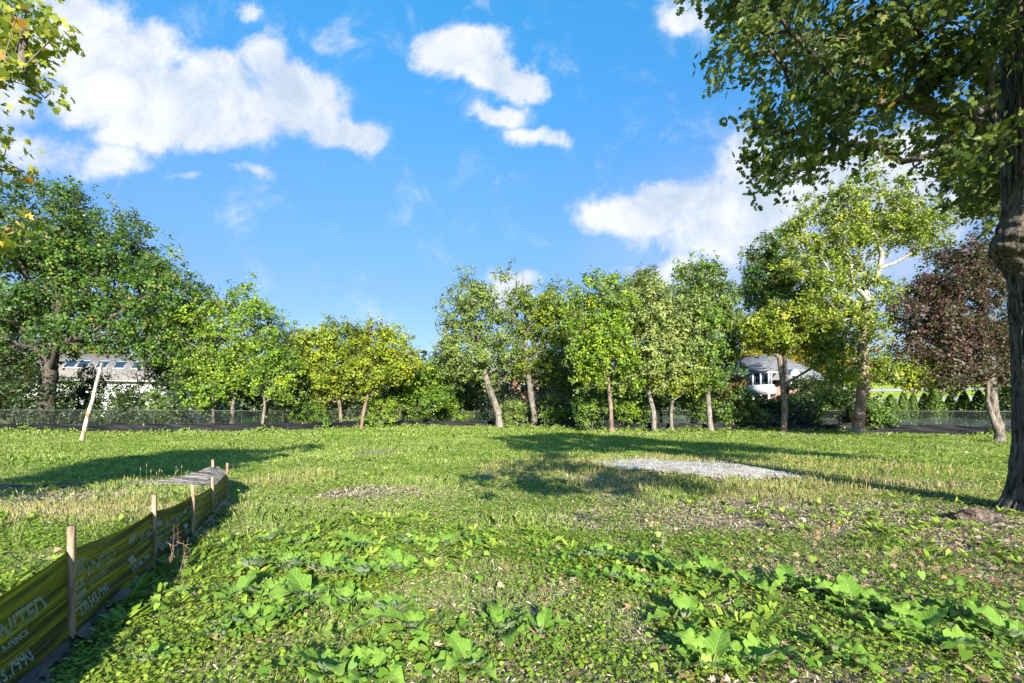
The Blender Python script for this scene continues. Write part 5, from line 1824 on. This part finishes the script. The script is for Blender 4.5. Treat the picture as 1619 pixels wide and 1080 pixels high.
ced = [cedar_mesh(i) for i in range(3)]
stemq = Q()
stemq.tube([(0, 0, -.1), (0, 0, 2.2)], [.09, .02], 6)
stem0 = stemq.build('stem', BM['dark'])
ced_lab = ['leftmost in the row, half behind the small yellow tree', 'pointed one, second in the row from the left', 'dark one between the pointed one and the wide one', 'narrow dark one left of the brightest',
           'broad bright green one that comes lowest to the fence', 'pointed one right of the broad bright one', 'sharp topped one before the pale drive', 'right end one beside the purple tree trunk']
for i, (px, wsc, hsc, yo) in enumerate(((1408, 1.15, .95, 0), (1428, .8, 1.05, .3), (1443, .8, 1.0, .2), (1461, .95, 1.0, 0), (1478, 1.2, 1.12, -.7), (1502, 1.0, .95, .1), (1524, 1.0, 1.05, 0), (1547, 1.1, 1.08, .2))):
    y = 36.5 + yo
    x = (px - CX) / F * y
    rt = empty('cedar', (x, y, gz(x, y)), i * 1.1)
    rt.scale = (wsc * 1.1, wsc * 1.1, hsc * 1.22)
    tag(rt, 'dark clipped cedar, ' + ced_lab[i], 'cedar', 'row of clipped cedars behind the right fence')
    c_ = bpy.data.objects.new('foliage', ced[i % 3])
    COL.objects.link(c_)
    c_.parent = rt
    if i == 0:
        s_ = stem0
    else:
        s_ = stem0.copy()
        COL.objects.link(s_)
    s_.parent = rt
    s_.location = (0, 0, 0)

# ------------------------------------------------------------------ the big oak at the right edge
oak_d = 6.9
r = np.random.default_rng(50)
TX = 8.16
bx_, by_ = TX, 6.95
og = empty('oak_tree', (bx_, by_, 0))
tag(og, 'massive rough-barked oak trunk at the right edge with a burl and overhanging leafy limbs', 'tree')
nr, ns = 360, 160
zz = np.linspace(-.15, 9.0, nr)
cxs = np.interp(zz, [-.2, 0, .6, 1.8, 3.2, 4.2, 6, 9], [TX + .02, TX + .02, TX, TX - .02, TX - .10, TX - .14, TX - .22, TX - .35])
rad = np.interp(zz, [-.2, 0, .25, .6, 1.2, 2.2, 3.4, 4.3, 5.2, 7, 9], [.53, .44, .36, .32, .295, .285, .295, .33, .30, .25, .2])
th = np.linspace(0, 2 * math.pi, ns, endpoint=False)
TH, ZZ = np.meshgrid(th, zz)
warp = (vnoise(np.stack([np.cos(TH) * 2, np.sin(TH) * 2, ZZ * 1.1], -1), 3) - .5) * 1.6
ridge = np.abs(np.sin(TH * 13 + warp * 5 + .9 * np.sin(ZZ * 1.7)))
fine = vnoise(np.stack([np.cos(TH) * 9, np.sin(TH) * 9, ZZ * 7], -1), 4)
disp = .036 * ridge ** .6 + .024 * fine + .012 * vnoise(np.stack([np.cos(TH) * 16, np.sin(TH) * 16, ZZ * 14], -1), 14) + .05 * (vnoise(np.stack([np.cos(TH) * 1.2, np.sin(TH) * 1.2, ZZ * .8], -1), 6) - .5)
flare = .16 * np.exp(-np.clip(ZZ, 0, 9) / .35) * (.5 + .5 * np.sin(TH * 5 + 1))
# burl: a swollen collar on the left, and a hollow under it
bz, bth = 4.12, math.pi * 1.08
dth = (TH - bth + math.pi) % (2 * math.pi) - math.pi
burl = .36 * np.exp(-(dth / .85) ** 2 - ((ZZ - bz - .12 * dth) / .26) ** 2)
burl += .10 * np.exp(-(dth / 1.3) ** 2 - ((ZZ - bz - .45 - .25 * dth) / .2) ** 2)
burl -= .16 * np.exp(-((dth - .75) / .35) ** 2 - ((ZZ - bz + .30) / .16) ** 2)
swirl = .02 * np.sin((ZZ * 30 + dth * 10)) * np.exp(-(dth / 1.2) ** 2 - ((ZZ - bz) / .5) ** 2)
RR = rad[:, None] + disp + flare + burl + swirl
V = np.stack([cxs[:, None] + RR * np.cos(TH), by_ + RR * np.sin(TH), ZZ + gz(bx_, by_)], -1).reshape(-1, 3)
I = (np.arange(nr - 1)[:, None] * ns + np.arange(ns)[None]).ravel()
J = (np.arange(nr - 1)[:, None] * ns + (np.arange(ns)[None] + 1) % ns).ravel()
Fc = np.stack([I, J, J + ns, I + ns], -1)
link('trunk', np_mesh('trunk', V, Fc.ravel(), np.arange(len(Fc)) * 4, None), BM['oak'], og, True)
# limbs: skeleton towards clusters
lobes = []
for (px, py, rx, ry, d) in ((1180, 60, 18, 40, 6.3), (1162, 92, 12, 12, 6.2), (1215, 40, 36, 46, 6.6), (1205, 182, 20, 20, 6.2), (1215, 230, 30, 34, 6.3), (1222, 290, 20, 22, 6.2), (1255, 120, 40, 30, 6.6), (1270, 190, 45, 36, 6.4), (1260, 250, 34, 26, 6.4),
                            (1310, 60, 55, 50, 7.0), (1320, 140, 50, 40, 6.8), (1320, 220, 40, 24, 6.4), (1300, 265, 22, 16, 6.4), (1375, 160, 45, 40, 6.6), (1380, 70, 60, 55, 7.2), (1360, 240, 24, 18, 6.5), (1345, 255, 8, 12, 6.3), (1430, 130, 40, 40, 6.8), (1450, 50, 50, 50, 6.2),
                            (1500, 100, 50, 40, 6.2), (1510, 180, 36, 30, 6.2), (1530, 240, 36, 34, 6.2), (1560, 290, 34, 30, 8.2), (1585, 200, 34, 50, 8.2), (1540, 60, 50, 50, 6.0), (1600, 90, 40, 60, 8.2), (1600, 300, 24, 36, 8.2), (1490, 255, 16, 30, 6.3), (1560, 335, 12, 12, 8.2)):
    c = W(px, py, d)
    lobes.append((c, (rx / F * d, max(.3, rx / F * d * .65), ry / F * d)))
vis = sample_lobes(lobes, 300, r, .15)
extra = []
for (x, y, z, a, b, c) in ((4.2, 6.5, 8.4, 1.4, 1.5, .9), (6.2, 6.0, 8.8, 1.6, 1.8, 1.2), (8.3, 6.6, 9.4, 1.8, 2.0, 1.2), (10.3, 6.5, 7.6, 1.8, 2.0, 1.5), (11.8, 5.6, 6.4, 1.4, 1.8, 1.3), (10, 4.2, 5.4, 1.6, 1.2, .9), (7.6, 3.8, 7.4, 1.8, 1.2, 1.3),
                           (4.6, 3.4, 6.9, 1.3, 1.1, .9), (9.8, 8.6, 6.6, 1.8, 1.2, 1.2), (12.6, 7.4, 5.4, 1.4, 1.4, 1.0), (2.9, 1.6, 4.9, 1.0, .7, .45), (4.3, .9, 4.6, 1.2, .7, .5), (2.2, .2, 4.3, 1.1, .6, .5), (3.4, -.9, 4.2, 1.1, .6, .5), (5.2, -.4, 4.5, 1.0, .8, .5), (4.6, 2.4, 5.6, 1.0, .6, .5), (13.6, 5.2, 4.8, 1.1, 1.3, .8)):  # low lobes over the camera are added, unseen, to shade the lawn
    extra.append(((x, y, z), (a, b, c)))
ext = sample_lobes(extra, 700, r, .2)
trp = [(float(np.interp(z, zz, cxs)), by_, z) for z in np.linspace(0, 9, 14)]
wood = make_tree(trp, .20, np.vstack([vis, ext]), r, seg=.35, alpha=.20, twig=.006, expo=2.5, ff=.62)
wood.V, wood.Fc, wood.n = wood.V, wood.Fc, wood.n
# drop the builder's own trunk tube (first added piece), the sculpted trunk stands there
k0 = len(wood.V[0])
nf0 = sum(1 for f in wood.Fc if max(f) < k0)
wood.Fc = [[i - k0 for i in f] for f in wood.Fc if min(f) >= k0]
wood.V = wood.V[1:]
wood.build('limbs', BM['oak'], og, True)
cA = crown_leaves('leaves', vis, r, 40, .22, .098, T_OAK, .4, .42, cvar=.13, flat=.9)
LM['nearoak'] = leaf_mat('leaf_near_oak', [(0, (.020, .045, .010)), (.4, (.055, .10, .016)), (.75, (.16, .21, .03)), (.93, (.34, .32, .05)), (1, (.45, .25, .05))], .35, .5, .25)
link('leaves', cA, LM['nearoak'], og)
cB = crown_leaves('upper_and_shade_leaves', ext, r, 60, .34, .15, T_OAK, .4, .42)
link('upper_and_shade_leaves', cB, LM['nearoak'], og)

# ------------------------------------------------------------------ maple at the upper left, trunk out of frame
r = np.random.default_rng(61)
mg = empty('maple_tree', (-8.6, 1.4, 0))
tag(mg, 'yellowing maple whose pointed leaves hang in at the upper left corner', 'tree')
lobes = []
for (px, py, rx, ry, d) in ((20, 25, 45, 28, 5.2), (60, 55, 26, 16, 5.1), (10, 85, 34, 34, 5.2), (45, 125, 26, 20, 5.1), (70, 45, 22, 10, 5.0), (-40, 60, 60, 70, 5.4), (5, 195, 14, 10, 5.3), (30, 245, 12, 5, 5.3), (8, 265, 18, 16, 5.4), (-50, 200, 40, 90, 5.6),
                            (15, 360, 26, 10, 5.6), (10, 385, 20, 10, 5.6), (35, 365, 16, 6, 5.6), (-60, 370, 50, 40, 5.8)):
    c = W(px, py, d)
    lobes.append((c, (rx / F * d, .3, ry / F * d)))
vis = sample_lobes(lobes, 150, r, .1)
extra = [((-7.4, 2.4, 5.0), (1.3, 1.6, 1.3)), ((-8.4, 1.0, 6.0), (1.8, 1.8, 1.2)), ((-6.6, 1.2, 5.2), (1.2, 1.2, 1.0)), ((-9.4, 2.6, 4.8), (1.0, 1.4, 1.2)), ((-6.9, 3.4, 4.2), (.8, 1.0, .8)), ((-8.2, .2, 4.4), (1.4, 1.0, 1.0))]
ext = sample_lobes(extra, 260, r, .2)
trp = [(-8.6, 1.4, 0), (-8.55, 1.5, 1.5), (-8.4, 1.6, 3), (-8.2, 1.7, 4.5), (-8.0, 1.7, 6)]
wood = make_tree(trp, .2, np.vstack([vis, ext]), r, seg=.35, alpha=.3, twig=.005, expo=2.5)
wood.build('trunk', BM['grey'], mg, True)
link('leaves', crown_leaves('leaves', vis, r, 16, .15, .095, T_MAPLE, .1, .5, cvar=.2), LM['maple'], mg)
link('upper_and_shade_leaves', crown_leaves('upper_and_shade_leaves', ext, r, 60, .34, .17, T_MAPLE, .3, .45), LM['maple'], mg)

# ------------------------------------------------------------------ small things
# stump at the foot of the oak
x, y = G(1546, 826)
r = np.random.default_rng(9)
u, v = np.meshgrid(np.linspace(0, 2 * math.pi, 28, endpoint=False), np.linspace(0, 1, 14))
rr = (.22 * (1 - v ** 2.2) + .03) * (1 + .35 * np.sin(u * 3 + .5) * (1 - v)) + (vnoise(np.stack([np.cos(u) * 3, np.sin(u) * 3, v * 5], -1), 8) - .5) * .14
V = np.stack([x + rr * np.cos(u) * 1.4, y + rr * np.sin(u), gz(x, y) - .03 + v * .21 + (vnoise(np.stack([np.cos(u) * 4, np.sin(u) * 4, v * 3], -1), 9) - .5) * .07], -1).reshape(-1, 3)
q = Q()
q.add(V, [(i * 28 + j, i * 28 + (j + 1) % 28, (i + 1) * 28 + (j + 1) % 28, (i + 1) * 28 + j) for i in range(13) for j in range(28)] + [tuple(13 * 28 + j for j in range(28))])
tag(q.build('tree_stump', bark_mat('stump_wood', (.05, .038, .03), (.21, .165, .13), .9, 1.4)), 'low rotten stump with splintered top left of the big oak trunk', 'stump')
x, y = G(1572, 832)
q = Q()
V = []
for i in range(5):
    for j in range(7):
        V.append((x - .17 + .055 * i + .02 * math.sin(j), y - .12 + .045 * j, gz(x, y) + .02 + .05 * (1 - (i - 2) ** 2 / 5) + .012 * math.sin(i * 3 + j * 2)))
V += [(a_, b_, c_ - .035) for a_, b_, c_ in V]
fs = [(i * 7 + j, (i + 1) * 7 + j, (i + 1) * 7 + j + 1, i * 7 + j + 1) for i in range(4) for j in range(6)]
fs += [tuple(k_ + 35 for k_ in f[::-1]) for f in fs]
fs += [(j, j + 1, j + 36, j + 35) for j in range(6)] + [(28 + j, 29 + j, 64 + j, 63 + j) for j in range(6)] + [(i * 7, (i + 1) * 7, (i + 1) * 7 + 35, i * 7 + 35) for i in range(4)] + [(i * 7 + 6, (i + 1) * 7 + 6, (i + 1) * 7 + 41, i * 7 + 41) for i in range(4)]
q.add(V, fs)
tag(q.build('bark_slab', bark_mat('slab_bark', (.14, .10, .09), (.38, .30, .27), 1.5, 1.0)), 'curved slab of bark leaning between the stump and the oak', 'bark')
for i, (p0, p1, rd, lab) in enumerate((((1052, 967), (1168, 962), .012, 'long straight grey stick lying in the right foreground'),
                                       ((1432, 944), (1473, 1000), .007, 'thin pale twig sloping over the right foreground weeds'),
                                       ((1046, 882), (1052, 852), .010, 'short brown stick standing up behind the right weed patch'),
                                       ((1400, 755), (1415, 745), .02, 'short pale stick in the grass right of the gravel'),
                                       ((1587, 842), (1614, 838), .02, 'pale broken root lying below the big oak trunk'))):
    a_ = np.array([*G(*p0), 0.]); b_ = np.array([*G(*p1), 0.])
    if i == 2:
        b_ = a_ + (.02, 0, 0)
    pts = chain_noise(a_, b_, 8, .03, r)
    for k_, p_ in enumerate(pts):
        p_[2] = gz(p_[0], p_[1]) + .045 + .012 * math.sin(k_ * 1.9 + i) + (.26 * k_ / 8 if i in (2,) else 0) + (.25 * k_ / 8 if i == 3 else 0)
    q = Q()
    q.tube(pts, [rd * (1 - .05 * k_) for k_ in range(9)], 6)
    if i in (0, 1):
        m_ = pts[5]
        q.tube([m_, m_ + (.03, .05, .03), m_ + (.04, .12, .05)], [rd * .6, rd * .5, rd * .2], 5)
    tag(q.build('stick', BM['pale'] if i else BM['grey']), lab, 'stick')

# dead brown weed by the fence and tall seed stalks
x, y = G(274, 915)
q = Q()
for k_ in range(5):
    a0 = np.array([x + r.normal(0, .05), y + r.normal(0, .05), gz(x, y)])
    h_ = r.uniform(.15, .48)
    b0 = a0 + (r.normal(0, .045), r.normal(0, .05), h_ * 1.15)
    q.tube(chain_noise(a0, b0, 6, .05, r), [.0035, .003, .003, .003, .0025, .002, .0015], 4)
    for _ in range(4):
        c0 = a0 + (b0 - a0) * r.uniform(.3, 1)
        q.tube([c0, c0 + r.normal(0, .025, 3), c0 + r.normal(0, .04, 3)], [.002, .004, .001], 4)
tag(q.build('dead_weed', simple('dead_stem', (.16, .10, .07), .9, nscale=20, c2=(.30, .21, .16))), 'dead brown branching weed beside the printed fence', 'dead weed')
q = Q()
spots = [(520, 905), (498, 900), (150, 845), (160, 858), (15, 850), (60, 825), (240, 790), (355, 735), (362, 745), (330, 700), (105, 850), (200, 805), (30, 870), (300, 745), (275, 770), (220, 775), (385, 725), (400, 728), (610, 760), (970, 728), (1500, 722), (1520, 715), (980, 715), (1230, 722), (1270, 742)]
for (px, py) in spots:
    if px > 480 and px < 530:
        continue
    x, y = G(px, py)
    for k_ in range(4):
        a0 = np.array([x + r.normal(0, .10), y + r.normal(0, .1), 0])
        a0[2] = gz(a0[0], a0[1])
        h_ = r.uniform(.22, .55)
        b0 = a0 + (r.normal(0, .08), r.normal(0, .08), h_)
        pts = chain_noise(a0, b0, 5, .05, r)
        q.tube(pts, [.0014] * 6, 3)
        dv = pts[-1] - pts[-2]
        dv /= np.linalg.norm(dv)
        q.tube([pts[-1], pts[-1] + dv * .03, pts[-1] + dv * .07], [.002, .0045, .0015], 5)
tag(q.build('seed_stalks', simple('seed_stalk', (.44, .38, .20), .9)), 'thin tan seed stalks standing out of the grass', 'seed stalks', None, 'stuff')

# small yellow dandelion flowers
q = Q()
for (px, py) in ((1000, 800), (1040, 838), (1310, 840), (1326, 840), (683, 985), (1031, 837), (572, 1050), (1395, 700), (880, 760), (1210, 695)):
    x, y = G(px, py)
    g_ = gz(x, y)
    q.tube([(x, y, g_), (x, y, g_ + .1)], .002, 4)
    q.tube([(x, y, g_ + .1), (x, y, g_ + .108), (x, y, g_ + .112)], [.006, .022, .012], 9)
tag(q.build('dandelions', simple('dandelion_yellow', (.75, .55, .02), .6)), 'few small yellow dandelion flowers dotted in the grass', 'flowers', None, 'stuff')
